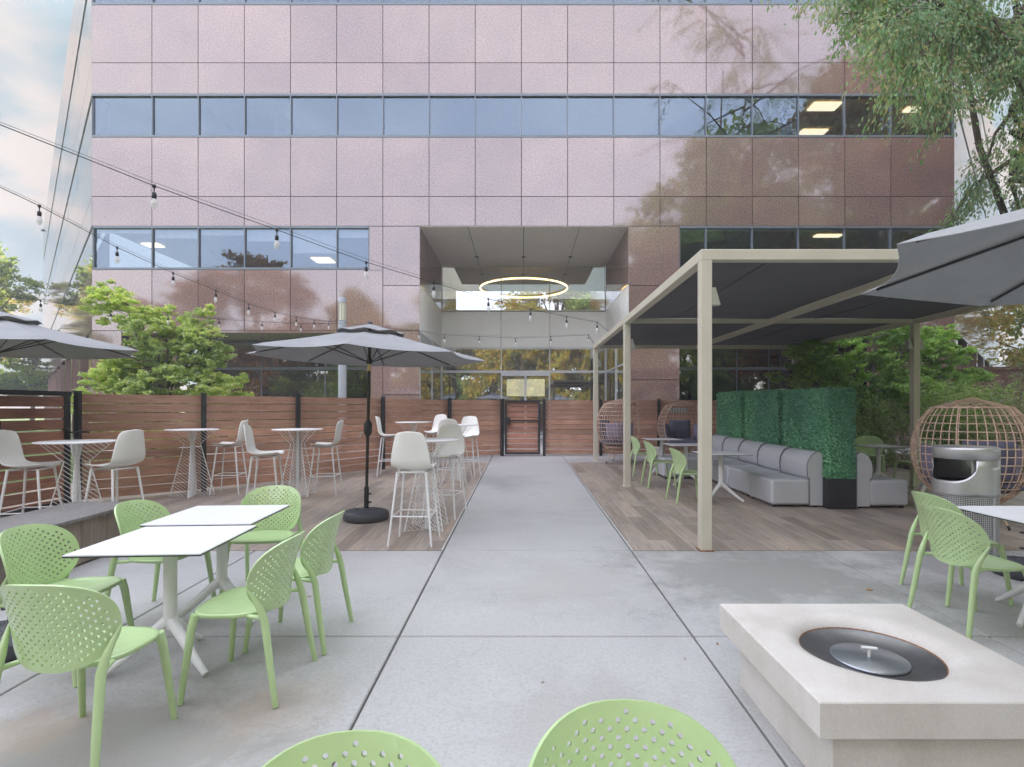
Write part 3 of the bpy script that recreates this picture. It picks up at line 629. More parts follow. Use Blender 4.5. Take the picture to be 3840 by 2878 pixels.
# ------------------------------------------------------------------ chairs
def dining_chair():
    t=thing('perforated_chair','green perforated chair','chair')
    # backrest
    A,Bv=.275,.20; pts=[];edges=[]
    n=56
    for k in range(n):
        a=2*PI*k/n; x=A*math.copysign(abs(math.cos(a))**.80,math.cos(a)); y=Bv*math.copysign(abs(math.sin(a))**.90,math.sin(a)); pts.append((x*(1+.07*math.sin(a)),y))
    edges=[(k,(k+1)%n) for k in range(n)]
    holes=[]; dx,dy,hr=.042,.0262,.0070
    for j in range(-12,13):
        for i in range(-9,10):
            x=i*dx+(dx/2 if j%2 else 0); y=j*dy/1.45-.004
            e=(x/(A*(1+.07*y/Bv)-.022))**2+(y/(Bv-.022))**2
            if e<1: holes.append((x,y))
    for (hx,hy) in holes:
        b=len(pts)
        for q in range(8): pts.append((hx+hr*math.cos(2*PI*q/8),hy+hr*math.sin(2*PI*q/8)))
        edges+=[(b+q,b+(q+1)%8) for q in range(8)]
    r=delaunay_2d_cdt([Vector(p) for p in pts],edges,[],1,1e-5)
    vs,fs=r[0],r[2]
    hole_np=np.array(holes); faces=[]
    for f in fs:
        cx=sum(vs[i][0] for i in f)/3; cy=sum(vs[i][1] for i in f)/3
        if np.min(np.hypot(hole_np[:,0]-cx,hole_np[:,1]-cy))<hr*.9: continue
        faces.append(tuple(f))
    Rr=.35; tl=R(13)
    def mp(u,v):
        th=u/Rr; bow=Rr*(1-math.cos(th))
        return (Rr*math.sin(th), -.215+bow-v*math.sin(tl)-.02*(v/.2)**2, .625+v*math.cos(tl))
    def off(u,v,t_):
        th=u/Rr; x,y,z=mp(u,v); return (x-math.sin(th)*t_,y+math.cos(th)*t_*math.cos(tl),z+math.sin(tl)*t_)
    b=MB(); nv=[(p[0],p[1]) for p in vs]
    b.add([off(*p,.0055) for p in nv],faces,True); b.add([off(*p,-.0055) for p in nv],[f[::-1] for f in faces],True)
    cnt={}
    for f in faces:
        for i in range(len(f)):
            k=(f[i],f[(i+1)%len(f)]); cnt[k]=cnt.get(k,0)+1
    bd=[k for k in cnt if (k[1],k[0]) not in cnt]; used_=sorted({i for k in bd for i in k}); ix={v:i for i,v in enumerate(used_)}
    b.add([off(*nv[i],.0055) for i in used_]+[off(*nv[i],-.0055) for i in used_],[(ix[k[0]],ix[k[0]]+len(used_),ix[k[1]]+len(used_),ix[k[1]]) for k in bd],True)
    o=b.obj('backrest',M['green'],t,recalc=False)
    # seat
    b=MB(); rings=[]
    def outline(s,n=40):
        out=[]
        for k in range(n):
            a=2*PI*k/n; ca,sa=math.cos(a),math.sin(a); x=.228*math.copysign(abs(ca)**.62,ca); y=.20*math.copysign(abs(sa)**.7,sa)
            x*=1+.10*sa; out.append((x*s,.025+y*s))
        return out
    for s,z in ((.02,.441),(.35,.442),(.7,.447),(.92,.453),(.985,.456),(1.0,.450),(.99,.435),(.95,.431),(.5,.428),(.02,.427)):
        rings.append([(x,y,z) for x,y in outline(s)])
    b.grid(rings,True,True); b.obj('seat',M['green'],t)
    for s in (-1,1):
        b=MB(); b.tube([(s*.246,-.112,.60),(s*.236,-.140,.55),(s*.226,-.170,.49),(s*.224,-.192,.43),(s*.235,-.225,.22),(s*.25,-.262,0)],[.005,.012,.018,.020,.0185,.0145],10); b.tube([(s*.222,-.19,.437),(s*.205,-.13,.437),(s*.19,-.08,.438)],[.013,.012,.009],8)
        b.obj('leg',M['green'],t)
        b=MB(); b.tube([(s*.196,.182,.445),(s*.205,.196,.38),(s*.222,.222,.15),(s*.232,.238,0)],[.023,.021,.017,.0145],10); b.obj('leg',M['green'],t)
    return t
DC=dining_chair(); used=False
def place(proto,x,y,face,label,group,z=None,tilt=0):
    global used
    o=proto if proto.get('used') is None else copy_tree(proto)
    if proto.get('used') is None: proto['used']=1
    o.location=(x,y,gz(y) if z is None else z); o.rotation_euler=(R(.88),0,math.atan2(face[1],face[0])-PI/2) if False else (0,0,math.atan2(face[1],face[0])-PI/2)
    o['label']=label; o['group']=group; return o
g1='green chairs around the left dining tables'
for x,y,f,l in (
 (-1.94,2.42,(.04,1),'large green perforated chair at the near table end, back to the viewer'),
 (-2.66,3.16,(1,.03),'green perforated chair facing the near white table from the bench side'),
 (-2.60,3.93,(1,-.05),'green perforated chair facing the far white table from the bench side'),
 (-2.10,4.42,(.06,-1),'green perforated chair at the far end of the paired white tables, facing the viewer'),
 (-1.50,2.99,(-1,.02),'green perforated chair on the path side of the near white table'),
 (-1.46,3.56,(-1,.02),'green perforated chair on the path side of the far white table')): place(DC,x,y,f,l,g1)
g2='green chairs cut off at the bottom of the photo'
place(DC,-.355,.935,(.05,-1),'green perforated chair at the bottom edge, nearer the left path joint',g2)
place(DC,.245,1.06,(-.04,-1),'green perforated chair back at the bottom edge, the one nearer the fire pit',g2)
g3='green chairs beside the steel litter bin'
place(DC,3.46,4.32,(1,0),'green perforated chair closest to the steel litter bin',g3)
place(DC,3.12,3.75,(1,.06),'green perforated chair between the fire pit and the litter bin chair',g3)
g4='green chairs facing the grey sofa'
place(DC,2.55,8.30,(1,.05),'green perforated chair facing the sofa, nearest of the three under the pergola',g4)
place(DC,2.48,9.78,(1,.02),'green perforated chair facing the sofa, middle of the three under the pergola',g4)
place(DC,2.52,11.25,(1,0),'green perforated chair facing the sofa, partly behind the middle pergola post',g4)
g5='green chairs behind the hedge screen'
place(DC,7.00,10.9,(-.5,-1),'shaded green chair just right of the hedge screen, only its back in view',g5)
place(DC,7.05,9.7,(-1,-.1),'shaded green chair between the pergola post and the big egg chair',g5)
# pedestal tables
def ptable():
    t=thing('pedestal_table','x','table')
    b=MB(); b.box(-.35,.35,-.345,.345,.732,.738); b.obj('tabletop',M['table_white'],t)
    b=MB(); b.box(-.3505,.3505,-.3455,.3455,.724,.7315); b.obj('tabletop_core',M['table_core'],t)
    b=MB(); b.tube([(0,0,.26),(0,0,.724)],.036,16); b.lathe([(.036,.70),(.09,.722),(.09,.7235)],n=16); b.tube([(0,0,.30),(0,0,.24),(0,0,.20)],[.036,.042,.02],16); b.obj('pedestal',M['white_metal'],t)
    for k in range(3):
        a=-PI/6+k*2*PI/3-PI/3*0; c,s=math.cos(a),math.sin(a); b=MB()
        b.tube([(c*.01,s*.01,.262),(c*.09,s*.09,.20),(c*.22,s*.22,.09),(c*.33,s*.33,.014)],[.035,.030,.024,.018],10); b.obj('leg',M['white_metal'],t)
    return t
PT=ptable()
gt='square white pedestal tables'
for x,y,a,l in ((-2.07,3.19,3.3,'white square pedestal table with dark edge, nearer of the joined pair at left'),
 (-2.15,3.885,3.3,'white square pedestal table with dark edge, farther of the joined pair at left'),
 (3.68,3.86,0,'white pedestal table at the right edge beside two green chairs'),
 (3.07,8.35,1,'white pedestal table at the near end of the grey sofa'),
 (3.00,9.9,1,'white pedestal table before the middle of the grey sofa'),
 (2.92,11.3,1,'white pedestal table before the far end of the grey sofa'),
 (6.36,9.66,2,'shaded white table just right of the hedge screen'),
 (6.52,8.7,4,'shaded white table whose corner shows beside the big egg chair')):
    o=place(PT,x,y,(math.cos(R(a+90)),math.sin(R(a+90))),l,gt)
# bar stools
def stool():
    t=thing('bar_stool','x','bar stool')
    prof=[(.215,.765,.17),(.205,.785,.195),(.12,.775,.205),(.0,.765,.21),(-.10,.768,.213),(-.165,.79,.213),(-.20,.835,.21),(-.215,.90,.203),(-.232,.98,.188),(-.25,1.06,.172),(-.262,1.12,.155),(-.268,1.155,.130),(-.270,1.170,.095)]
    rows=[]
    for i,(y,z,hw) in enumerate(prof):
        row=[]; s=i/(len(prof)-1)
        for j in range(-6,7):
            u=j/6; e=abs(u)**2.6
            seat=max(0,1-s*2.1); back_=max(0,min(1,(s-.35)*2.2))
            x=hw*(u if abs(u)<1 else u)
            yy_=y+back_*.055*e*(1-.5*max(0,s-.8)*5); zz=z+seat*.03*e+(1-seat)*(1-back_)*.03*e
            if i==0: zz-=.0; yy_-=.03*e
            if i==len(prof)-1: zz-=.02*e
            row.append((x,yy_,zz))
        rows.append(row)
    b=MB(); b.grid(rows); o=b.obj('seat_shell',M['white_shell'],t); solid(o,.012,0); subd(o,1)
    b=MB(); b.tube([(-.15,.13,.745),(.15,.13,.745),(.13,-.14,.745),(-.13,-.14,.745)],.011,6,closed=True); b.obj('seat_frame',M['white_metal'],t)
    tops={};
    for sx in (-1,1):
        for sy in (-1,1):
            b=MB(); b.tube([(sx*.15,sy*.135,.75),(sx*.225,sy*.215,0)],[.0135,.0105],8); b.obj('leg',M['white_metal'],t)
    q=.30; x=.15+.075*(1-q/.75); y=.135+.08*(1-q/.75)
    b=MB(); 
    for a,c in (((-x,y),(x,y)),((-x,-y),(x,-y)),((-x,-y),(-x,y)),((x,-y),(x,y))): b.tube([(a[0],a[1],q),(c[0],c[1],q)],.008,6)
    b.obj('footrest',M['white_metal'],t); return t
ST=stool(); gs='white bar stools'
for x,y,f,l in ((-5.52,6.10,(1,.25),'white bar stool cut by the left edge, facing the round wire table'),
 (-4.62,6.15,(-1,.18),'white bar stool between the bench and the nearest left wire table'),
 (-4.88,9.05,(-1,-.15),'white bar stool partly hidden behind another, facing the second wire table'),
 (-3.52,7.45,(1,.22),'white bar stool facing right just behind the green chairs'),
 (-3.24,8.95,(-1,-.1),'white bar stool facing left toward the wire table, left of the parasol pole'),
 (-2.72,11.15,(1,.1),'white bar stool facing right, beside the fence post behind the parasol pole'),
 (-1.98,12.45,(-.45,-1),'small distant white bar stool facing the viewer by the fence'),
 (-1.17,5.93,(.05,1),'white bar stool with its back to the viewer, the largest and nearest the path corner'),
 (-1.03,7.25,(-.25,-1),'white bar stool facing the viewer across the nearest path side wire table'),
 (-1.27,9.75,(.12,1),'white bar stool with its back to the viewer at the second path side wire table'),
 (-1.12,11.05,(-.2,-1),'white bar stool facing the viewer, closest to the gate')): place(ST,x,y,f,l,gs).scale=(1.03,1.03,1.045)
# wire bar tables
def wire_table():
    t=thing('wire_bar_table','x','bar table')
    b=MB(); b.lathe([(.0,1.045),(.37,1.045),(.384,1.05),(.386,1.056),(.38,1.062),(0,1.062)],n=40); b.obj('tabletop',M['white_metal'],t)
    poly=[(.014,1.04),(.33,1.04),(.115,.83),(.315,.02),(.014,.005)]
    def seg_clip(c,m):
        # line z = m*x + c clipped by polygon
        xs=[]
        for (x1,z1),(x2,z2) in zip(poly,poly[1:]+poly[:1]):
            d1=z1-m*x1-c; d2=z2-m*x2-c
            if d1*d2<0: s=d1/(d1-d2); xs.append((x1+(x2-x1)*s,z1+(z2-z1)*s))
        xs.sort(); return [(xs[i],xs[i+1]) for i in range(0,len(xs)-1,2)]
    for k in range(4):
        a=R(20)+k*PI/2; ca,sa=math.cos(a),math.sin(a); W3=lambda p:(p[0]*ca,p[0]*sa,p[1]); b=MB()
        b.tube([W3(p) for p in poly],.0072,6,closed=True,smooth=False)
        m=(-.85 if k<2 else .85)
        c=-.3
        while c<1.4:
            for p,q in seg_clip(c,m): b.tube([W3(p),W3(q)],.0036,4,cap=False)
            c+=.052
        b.obj('wire_fin',M['white_metal'],t)
    return t
WT=wire_table(); gw='white wire bar tables'
for x,y,a,l in ((-5.11,6.22,10,'round white wire bar table between the two leftmost bar stools'),
 (-5.29,8.7,0,'round white wire bar table standing alone before the second fence post'),
 (-3.62,8.75,30,'round white wire bar table with a stool on each side, left of the parasol'),
 (-2.32,11.6,5,'small distant round wire bar table behind the big bar stool'),
 (-1.14,6.52,25,'round white wire bar table nearest the path, behind the largest bar stool'),
 (-1.22,10.4,15,'farther round wire bar table beside the path')): place(WT,x,y,(math.cos(R(a)),math.sin(R(a))),l,gw).scale=(1,1,1.02)
# ------------------------------------------------------------------ umbrellas
def disc_base(parent,r=.275):
    b=MB(); b.lathe([(0,.0),(r*.96,0),(r,.02),(r,.085),(r*.95,.105),(.08,.135),(.045,.15),(0,.15)],n=48)
    for k in range(24):
        a=2*PI*k/24; b.tube([(.09*math.cos(a),.09*math.sin(a),.134),(r*.9*math.cos(a),r*.9*math.sin(a),.108)],.004,4)
    return b.obj('base',M['base_plastic'],parent)
def umbrella(off=0,pole_h=2.62):
    t=thing('market_umbrella','x','parasol')
    disc_base(t); b=MB(); b.tube([(0,0,.12),(0,0,.42)],.030,12); b.tube([(.03,0,.33),(.06,0,.33)],.012,8); b.tube([(.03,0,.22),(.06,0,.22)],.012,8); b.obj('base_tube',M['black_metal'],t)
    b=MB(); b.tube([(0,0,.3),(0,0,2.52)],.0195,12); b.obj('pole',M['dark_bronze'],t)
    b=MB(); b.tube([(0,0,1.93),(0,0,2.02)],.023,12); b.obj('joint_sleeve',M['brass'],t)
    b=MB(); b.tube([(0,0,1.08),(0,0,1.12),(0,0,1.24),(0,0,1.29)],[.025,.05,.052,.028],12); b.obj('crank_housing',M['black_metal'],t)
    h=MB(); h.tube([(-.045,0,1.13),(-.09,0,1.13),(-.09,0,1.07),(-.12,0,1.07)],.007,6); h.obj('crank_handle',M['steel'],t.children[-1])
    RM,Z0=1.44,2.12; nr=9
    def canopy_z(s): return Z0+.38*(1-s)**1.0+.045*math.sin(PI*s)*-0.4
    rows=[]; 
    for i in range(nr+1):
        s=.20+.80*i/nr; row=[]
        for k in range(8):
            for j in range(6):
                u=j/6; a0=off+PI/4*k; a1=a0+PI/4
                p=Vector((math.cos(a0),math.sin(a0)))*(1-u)+Vector((math.cos(a1),math.sin(a1)))*u
                sc_=4*u*(1-u)
                inn=1-.055*sc_*s*s
                row.append((p.x*RM*s*inn,p.y*RM*s*inn,canopy_z(s)-.022*sc_*s+ (.0 if i<nr else -.012)))
        rows.append(row)
    b=MB(); b.grid(rows,False,True); o=b.obj('canopy',M['canopy'],t,recalc=False); solid(o,.003)
    rows=[]
    for i in range(5):
        s=i/4; row=[]
        for k in range(32):
            a=off+2*PI*k/32; rr=.41*s; row.append((rr*math.cos(a),rr*math.sin(a),2.545-.122*s+(.014*math.cos(k*PI/2)*s**4)))
        rows.append(row)
    b=MB(); b.grid(rows,False,True); o=b.obj('vent_cap',M['canopy'],t,recalc=False); solid(o,.003)
    b=MB(); b.tube([(0,0,2.53),(0,0,2.56),(0,0,2.575)],[.03,.032,.015],10); b.obj('finial',M['base_plastic'],t)
    b=MB(); b.tube([(0,0,2.02),(0,0,2.08)],.035,12); b.obj('hub',M['black_metal'],t)
    for k in range(8):
        a=off+PI/4*k; c,s=math.cos(a),math.sin(a); b=MB(); b.tube([(c*.04,s*.04,2.445),(c*.7,s*.7,canopy_z(.486)-.022),(c*1.36,s*1.36,canopy_z(.945)-.018)],.008,5); o=b.obj('rib',M['black_metal'],t)
        b=MB(); b.tube([(c*.035,s*.035,2.05),(c*.66,s*.66,canopy_z(.47)-.026)],.007,5); b.obj('strut',M['black_metal'],o)
    return t
U0=umbrella(); gu='grey parasols'
def put_umb(x,y,rz,l,tilt=(0,0),z=None,s=(1,1,1)):
    o=U0 if U0.get('used') is None else copy_tree(U0); U0['used']=1
    o.location=(x,y,gz(y)+.002 if z is None else z); o.rotation_euler=(tilt[0],tilt[1],R(rz)); o['label']=l; o['group']=gu; o.scale=s
put_umb(-2.03,7.06,7,'open grey parasol on a black pole beside the white bar stools',(R(0),-R(-1.2)),None,(1.06,1.06,1))
put_umb(2.92,2.13,42,'grey parasol seen from below at the right edge over the fire pit side',(0,0),None,(.97,.97,1.038))
put_umb(-6.32,6.5,14,'open grey parasol at the left edge above the board gate',(0,0),None,(1.05,1.05,1.035))
def stand(x,y,l):
    t=thing('umbrella_stand',l,'parasol stand',(x,y,gz(y)),R(180),'empty parasol stands'); disc_base(t)
    b=MB(); b.tube([(0,0,.13),(0,0,.46)],.036,12); b.obj('tube',M['base_plastic'],t)
    for z in (.24,.38): b=MB(); b.tube([(.036,0,z),(.06,0,z)],.006,6); b.lathe([(0,0),(.022,.0),(.022,.012),(0,.014)],.06,0,z-.006,12); b.obj('knob',M['black_metal'],t)
stand(-3.2,3.42,'round dark parasol stand on the concrete behind the left green chairs')
stand(4.50,4.80,'round dark parasol stand under the right white table near the litter bin')
# ------------------------------------------------------------------ sofa
def sofa():
    t=thing('sofa_module','x','sofa')
    L=.82
    b=MB(); b.bbox(-.36,.20,-L/2,L/2,.03,.40,.028); o=b.obj('seat_base',M['sofa'],t); bev(o,.012,3)
    prof=[(.20,.02),(.385,.02),(.385,.76),(.345,.80),(.29,.795),(.22,.75),(.17,.66),(.155,.56),(.165,.45),(.185,.415),(.20,.405)]
    b=MB(); rows=[[(x,y,z) for (x,z) in prof] for y in (-L/2+.006,-L/2+.02,L/2-.02,L/2-.006)]
    for i,s in ((0,.985),(3,.985)):
        cx,cz=.29,.45; rows[i]=[(cx+(x-cx)*s,y,cz+(z-cz)*s) for (x,y,z) in rows[i]]
    b.grid(rows,True,True); b.add(rows[0],[tuple(range(len(prof)))]); b.add(rows[3],[tuple(range(len(prof)))[::-1]])
    b.obj('backrest',M['sofa'],t)
    for y in (-L/2+.008,L/2-.008): b=MB(); b.tube([(x,y,z) for x,z in prof[1:]],.006,6); b.obj('seam_piping',M['piping'],t)
    b=MB()
    for x in (-.3,.3):
        for y in (-.34,.34): b.box(x-.02,x+.02,y-.02,y+.02,0,.032)
    b.obj('feet',M['black_metal'],t); return t
SF=sofa(); gf_='grey vinyl sofa modules before the hedge screen'
names=['grey sofa module nearest the viewer, its end face beside the black planter','second grey sofa module from the near end of the row','third grey sofa module, in the middle of the row','fourth grey sofa module from the near end of the row','farthest grey sofa module of the row before the hedge']
for i in range(5): place(SF,3.96,8.22+.83*i,(0,1),names[i],gf_)
g6='grey sofa modules behind the hedge screen'
for i,l in ((0,'grey sofa module right of the black planter, facing right'),(1,'grey sofa module hidden behind the one right of the black planter')):
    o=place(SF,5.17,8.14+.83*i,(0,-1),l,g6)
ot=thing('ottoman','grey square vinyl ottoman standing before the farthest sofa modules','ottoman',(3.16,11.0,gz(11.0))); b=MB(); b.bbox(-.38,.38,-.38,.38,.03,.40,.03); bev(b.obj('cushion_block',M['sofa'],ot),.012,3)
b=MB(); 
for x in (-.3,.3):
    for y in (-.3,.3): b.box(x-.02,x+.02,y-.02,y+.02,0,.032)
b.obj('feet',M['black_metal'],ot)
# ------------------------------------------------------------------ leaves
def leafmesh(name,C,mat,ln=.05,wd=.02,up=.4,droop=0,rng=None,fold=True,dirs=None):
    rng=rng or np.random.default_rng(1); n=len(C)
    d=rng.normal(size=(n,3)); d[:,2]=d[:,2]*(1-up)-droop
    if dirs is not None: d=d*.45+dirs
    d/=np.linalg.norm(d,axis=1)[:,None]+1e-9
    q=rng.normal(size=(n,3)); q[:,2]+=up*2; s=np.cross(d,q); s/=np.linalg.norm(s,axis=1)[:,None]+1e-9
    l=ln*rng.uniform(.65,1.3,(n,1)); w_=wd*rng.uniform(.7,1.3,(n,1)); nrm=np.cross(d,s)
    V=np.empty((n,4,3)); V[:,0]=C-d*l*.5; V[:,1]=C+s*w_*.5+nrm*w_*.12; V[:,2]=C+d*l*.5; V[:,3]=C-s*w_*.5+nrm*w_*.12
    me=bpy.data.meshes.new(name); me.vertices.add(n*4); me.vertices.foreach_set('co',V.ravel())
    me.loops.add(n*4); me.loops.foreach_set('vertex_index',np.arange(n*4,dtype=np.int32)); me.polygons.add(n)
    me.polygons.foreach_set('loop_start',np.arange(0,n*4,4,dtype=np.int32)); me.polygons.foreach_set('loop_total',np.full(n,4,dtype=np.int32))
    me.update(calc_edges=True); me.materials.append(mat); return me
def link(name,me,parent=None,loc=None):
    o=bpy.data.objects.new(name,me); COL.objects.link(o)
    if parent: o.parent=parent
    if loc: o.location=loc
    return o
# hedge screens
rng=np.random.default_rng(5)
def hedge_mesh(L=1.29,Wd=.40,z0=.42,z1=1.70,n=17000):
    A=[L*(z1-z0),L*(z1-z0),Wd*(z1-z0),Wd*(z1-z0),L*Wd]; A=np.array(A)/sum(A); k=rng.choice(5,n,p=A)
    u=rng.uniform(-.5,.5,n); v=rng.uniform(0,1,n); C=np.zeros((n,3)); y=u*L; x=u*Wd; z=z0+v*(z1-z0)
    e=rng.normal(0,.012,n)+.02*np.sin(u*23)*np.sin(v*17)*.4
    for q,(X,Y,Z) in enumerate(((-Wd/2-e,y,z),(Wd/2+e,y,z),(x,-L/2-e,z),(x,L/2+e,z),(rng.uniform(-.5,.5,n)*Wd,y,z1+e))):
        m=k==q; C[m,0]=np.broadcast_to(X,n)[m]; C[m,1]=np.broadcast_to(Y,n)[m]; C[m,2]=np.broadcast_to(Z,n)[m]
    return leafmesh('foliage',C,M['box'],.036,.017,.1,0,rng)
hm=hedge_mesh(); gh='artificial boxwood hedge screens on black planters'
HG=None
for i,l in enumerate(('green boxwood hedge screen nearest the viewer, showing its end face and black planter','middle green boxwood hedge screen of the three','farthest green boxwood hedge screen of the three')):
    y=8.35+1.45*i; x=4.55-.035*i
    if HG is None:
        HG=thing('hedge_screen',l,'hedge screen',(x,y,gz(y)),0,gh); link('foliage',hm,HG)
        b=MB(); b.box(-.17,.17,-.62,.62,.4,1.68); b.obj('foliage_core',M['box_core'],HG); b=MB(); b.bbox(-.205,.205,-.665,.665,0,.42,.008); b.obj('planter',M['planter_black'],HG)
    else:
        c=copy_tree(HG); c.location=(x,y,gz(y)); c['label']=l
# ------------------------------------------------------------------ egg chairs
def egg():
    t=thing('egg_chair','x','egg chair')
    RX,RZ,CZ=.60,.68,.90; op=R(52)  # opening half angle around -Y
    zt=.76; zb=-.88
    def pt(a,s): # s in [-1,1] height; returns point
        rr=RX*math.sqrt(max(0,1-s*s*.98)); 
        return (rr*math.sin(a),-rr*math.cos(a)*.92,CZ+RZ*s)
    b=MB(); lim=lambda s: op*(.35+.65*math.sqrt(max(0,1-(s*.95)**2)))
    NA=30
    for k in range(NA+1):
        f=k/NA; pts=[]
        for i in range(15):
            s=zb+(zt-zb)*i/14; l_=lim(s); a=l_+(2*PI-2*l_)*f; pts.append(pt(a,s))
        b.tube(pts,.0095 if k in (0,NA) else .0062,5,cap=False)
        if k in (11,19): b.tube([Vector(p)+Vector((.018,0,0)) for p in pts],.009,5,cap=False)
    for i in range(1,12):
        s=zb+(zt-zb)*i/12; l_=lim(s); b.tube([pt(l_+(2*PI-2*l_)*q/30,s) for q in range(31)],.0065,5,cap=False)
    # flattened top and bottom rings with crossing canes
    for s in (zt,zb):
        b.tube([pt(2*PI*q/28,s) for q in range(28)],.013,6,closed=True)
        ro=RX*math.sqrt(1-s*s*.98)
        for q in range(-4,5):
            x=q/5*ro; hh=math.sqrt(max(0,ro*ro-x*x)); zz=CZ+RZ*s; up=.11*(1-(q/5)**2) if s>0 else -.02
            b.tube([(x,-hh*.92,zz),(x*.9,0,zz+up),(x,hh*.92,zz)],.006,5,cap=False); b.tube([(-hh,x*.92,zz),(0,x*.82,zz+up+.008),(hh,x*.92,zz)],.006,5,cap=False)
    b.obj('rattan_cage',M['rattan'],t)
    b=MB()
    hoop=[pt(lim(s),s) for s in np.linspace(zb,zt,20)]+[pt(-lim(s),s) for s in np.linspace(zt,zb,20)]
    b.tube(hoop,.016,8,closed=True); b.obj('front_hoop',M['rattan'],t)
    for sx in (-1,1):
        for sy in (-1,1):
            b=MB(); b.tube([(sx*.16,sy*.15,.32),(sx*.25,sy*.24,.05)],.013,8); o=b.obj('leg',M['rattan'],t)
            q=MB(); q.tube([(sx*.25,sy*.24,.05),(sx*.262,sy*.252,0)],.014,8); q.obj('foot',M['black_metal'],o)
    def pillow(name,w,h,d,loc,rot,mat):
        b=MB(); rows=[]
        n=10
        for side in (1,-1):
            rows=[]
            for i in range(n+1):
                row=[]
                for j in range(n+1):
                    u,v=2*i/n-1,2*j/n-1; e=(1-u**4)*(1-v**4); p=1-.06*(u*u*(1-v*v)+v*v*(1-u*u))*0
                    row.append((w/2*u*(1-.05*(1-v*v)*u*u),side*d/2*e**.5,h/2*v*(1-.05*(1-u*u)*v*v)))
                rows.append(row)
            b.grid(rows)
        o=b.obj(name,M[mat],t); o.location=loc; o.rotation_euler=rot; return o
    pillow('seat_cushion',.80,.74,.20,(0,-.02,.50),(R(90),0,0),'cushion')
    pillow('back_cushion',.54,.52,.18,(0,.36,.80),(R(-12),0,0),'cushion')
    pillow('side_cushion',.46,.42,.17,(-.38,.02,.76),(R(-5),0,R(78)),'cushion_light'); pillow('side_cushion',.46,.42,.17,(.38,.02,.76),(R(-5),0,R(-78)),'cushion_light')
    return t
EG=egg(); ge='rattan egg chairs'
def put_egg(x,y,rz,l,s=1):
    o=EG if EG.get('used') is None else copy_tree(EG); EG['used']=1
    o.location=(x,y,gz(y)); o.rotation_euler=(0,0,R(rz)); o.scale=(s,s,s); o['label']=l; o['group']=ge; return o
put_egg(5.60,6.75,165,'big rattan egg chair seen from behind, beside the steel litter bin',1.03)
put_egg(2.42,13.35,62,'rattan egg chair turned sideways between the two left pergola posts',1.03)
e3=put_egg(4.0,13.5,-8,'rattan egg chair facing the viewer in front of the board fence',1.0)
th=MB(); th.bbox(-.24,.24,-.02,.02,-.07,.05,.01); o=th.obj('striped_throw',M['striped']); o.location=(3.93,13.66,gz(13.6)+1.30); tag(o,'pale striped throw folded over the back cushion of the egg chair facing the viewer','throw')
st=thing('side_table','small round white drum table between the two distant egg chairs','side table',(3.2,12.9,gz(12.9))); b=MB(); b.lathe([(0,.40),(.20,.40),(.215,.41),(.215,.43),(.0,.43)],n=28); b.obj('tabletop',M['white_metal'],st); b=MB(); b.lathe([(.19,.40),(.20,.30),(.15,.16),(.17,0),(.0,0)],n=28); b.obj('drum_base',M['white_shell'],st)
# ------------------------------------------------------------------ litter bin
bn=thing('litter_bin','round brushed steel litter bin with perforated sides and a side opening','litter bin',(4.52,5.52,gz(5.52)))
rb=.268; b=MB(); b.lathe([(0,1.085),(rb-.02,1.085),(rb+.004,1.075),(rb+.006,1.06),(rb+.006,.965),(rb-.004,.962)],n=56); b.obj('lid',M['steel'],bn)
b=MB(); oc=math.atan2(-5.5,-4.5)-R(42); ow=R(60); n=60
zt_,zl=.965,.66
rows=[]
for i,z in enumerate((.66,.70,.74,.78,.82,.965)):
    pass
V=[];Fa=[]; m=120; nz=6
for i in range(nz+1):
    for k in range(m):
        a=2*PI*k/m; da=(a-oc+PI)%(2*PI)-PI; top=.86 if abs(da)>=ow else .745+.115*(abs(da)/ow)**4
        V.append((rb*math.cos(a),rb*math.sin(a),.60+(top-.60)*i/nz))
for k in range(m): a=2*PI*k/m; V.append((rb*math.cos(a),rb*math.sin(a),.965))
for i in range(nz+1):
    for k in range(m):
        a=2*PI*(k+.5)/m; da=(a-oc+PI)%(2*PI)-PI
        if i==nz and abs(da)<ow: continue
        Fa.append((i*m+k,i*m+(k+1)%m,(i+1)*m+(k+1)%m,(i+1)*m+k))
b.add(V,Fa,True); o=b.obj('upper_body',M['steel'],bn,recalc=False); solid(o,.006)
b=MB(); b.lathe([(rb,.03),(rb,.60)],n=72); me=b.mesh('perforated_side',M['perf']); uv=me.uv_layers.new(name='UVMap')
for poly in me.polygons:
    aa=[math.atan2(me.vertices[me.loops[li].vertex_index].co.y,me.vertices[me.loops[li].vertex_index].co.x) for li in poly.loop_indices]
    for li,a in zip(poly.loop_indices,aa):
        if max(aa)-min(aa)>PI and a<0: a+=2*PI
        uv.data[li].uv=(a*rb,me.vertices[me.loops[li].vertex_index].co.z)
link('perforated_side',me,bn)
b=MB(); b.tube([(0,0,0),(0,0,.03)],rb-.01,40); b.obj('foot_ring',M['steel'],bn)
b=MB(); b.lathe([(0,.05),(rb-.03,.05),(rb-.03,.74),(rb-.05,.74),(rb-.05,.3),(0,.3)],n=40); b.obj('liner',M['planter_black'],bn)
b=MB(); b.lathe([(rb-.02,.72),(rb-.04,.78),(rb-.04,.96)],n=40,a0=oc+ow*.9,a1=oc+2*PI-ow*.9); b.obj('chute',M['steel'],bn)
b=MB(); b.box(-.012,.012,-.003,.003,.03,.60); o=b.obj('seam_strip',M['steel'],bn); aa=oc+R(95); o.location=((rb+.003)*math.cos(aa),(rb+.003)*math.sin(aa),0); o.rotation_euler=(0,0,aa+PI/2)
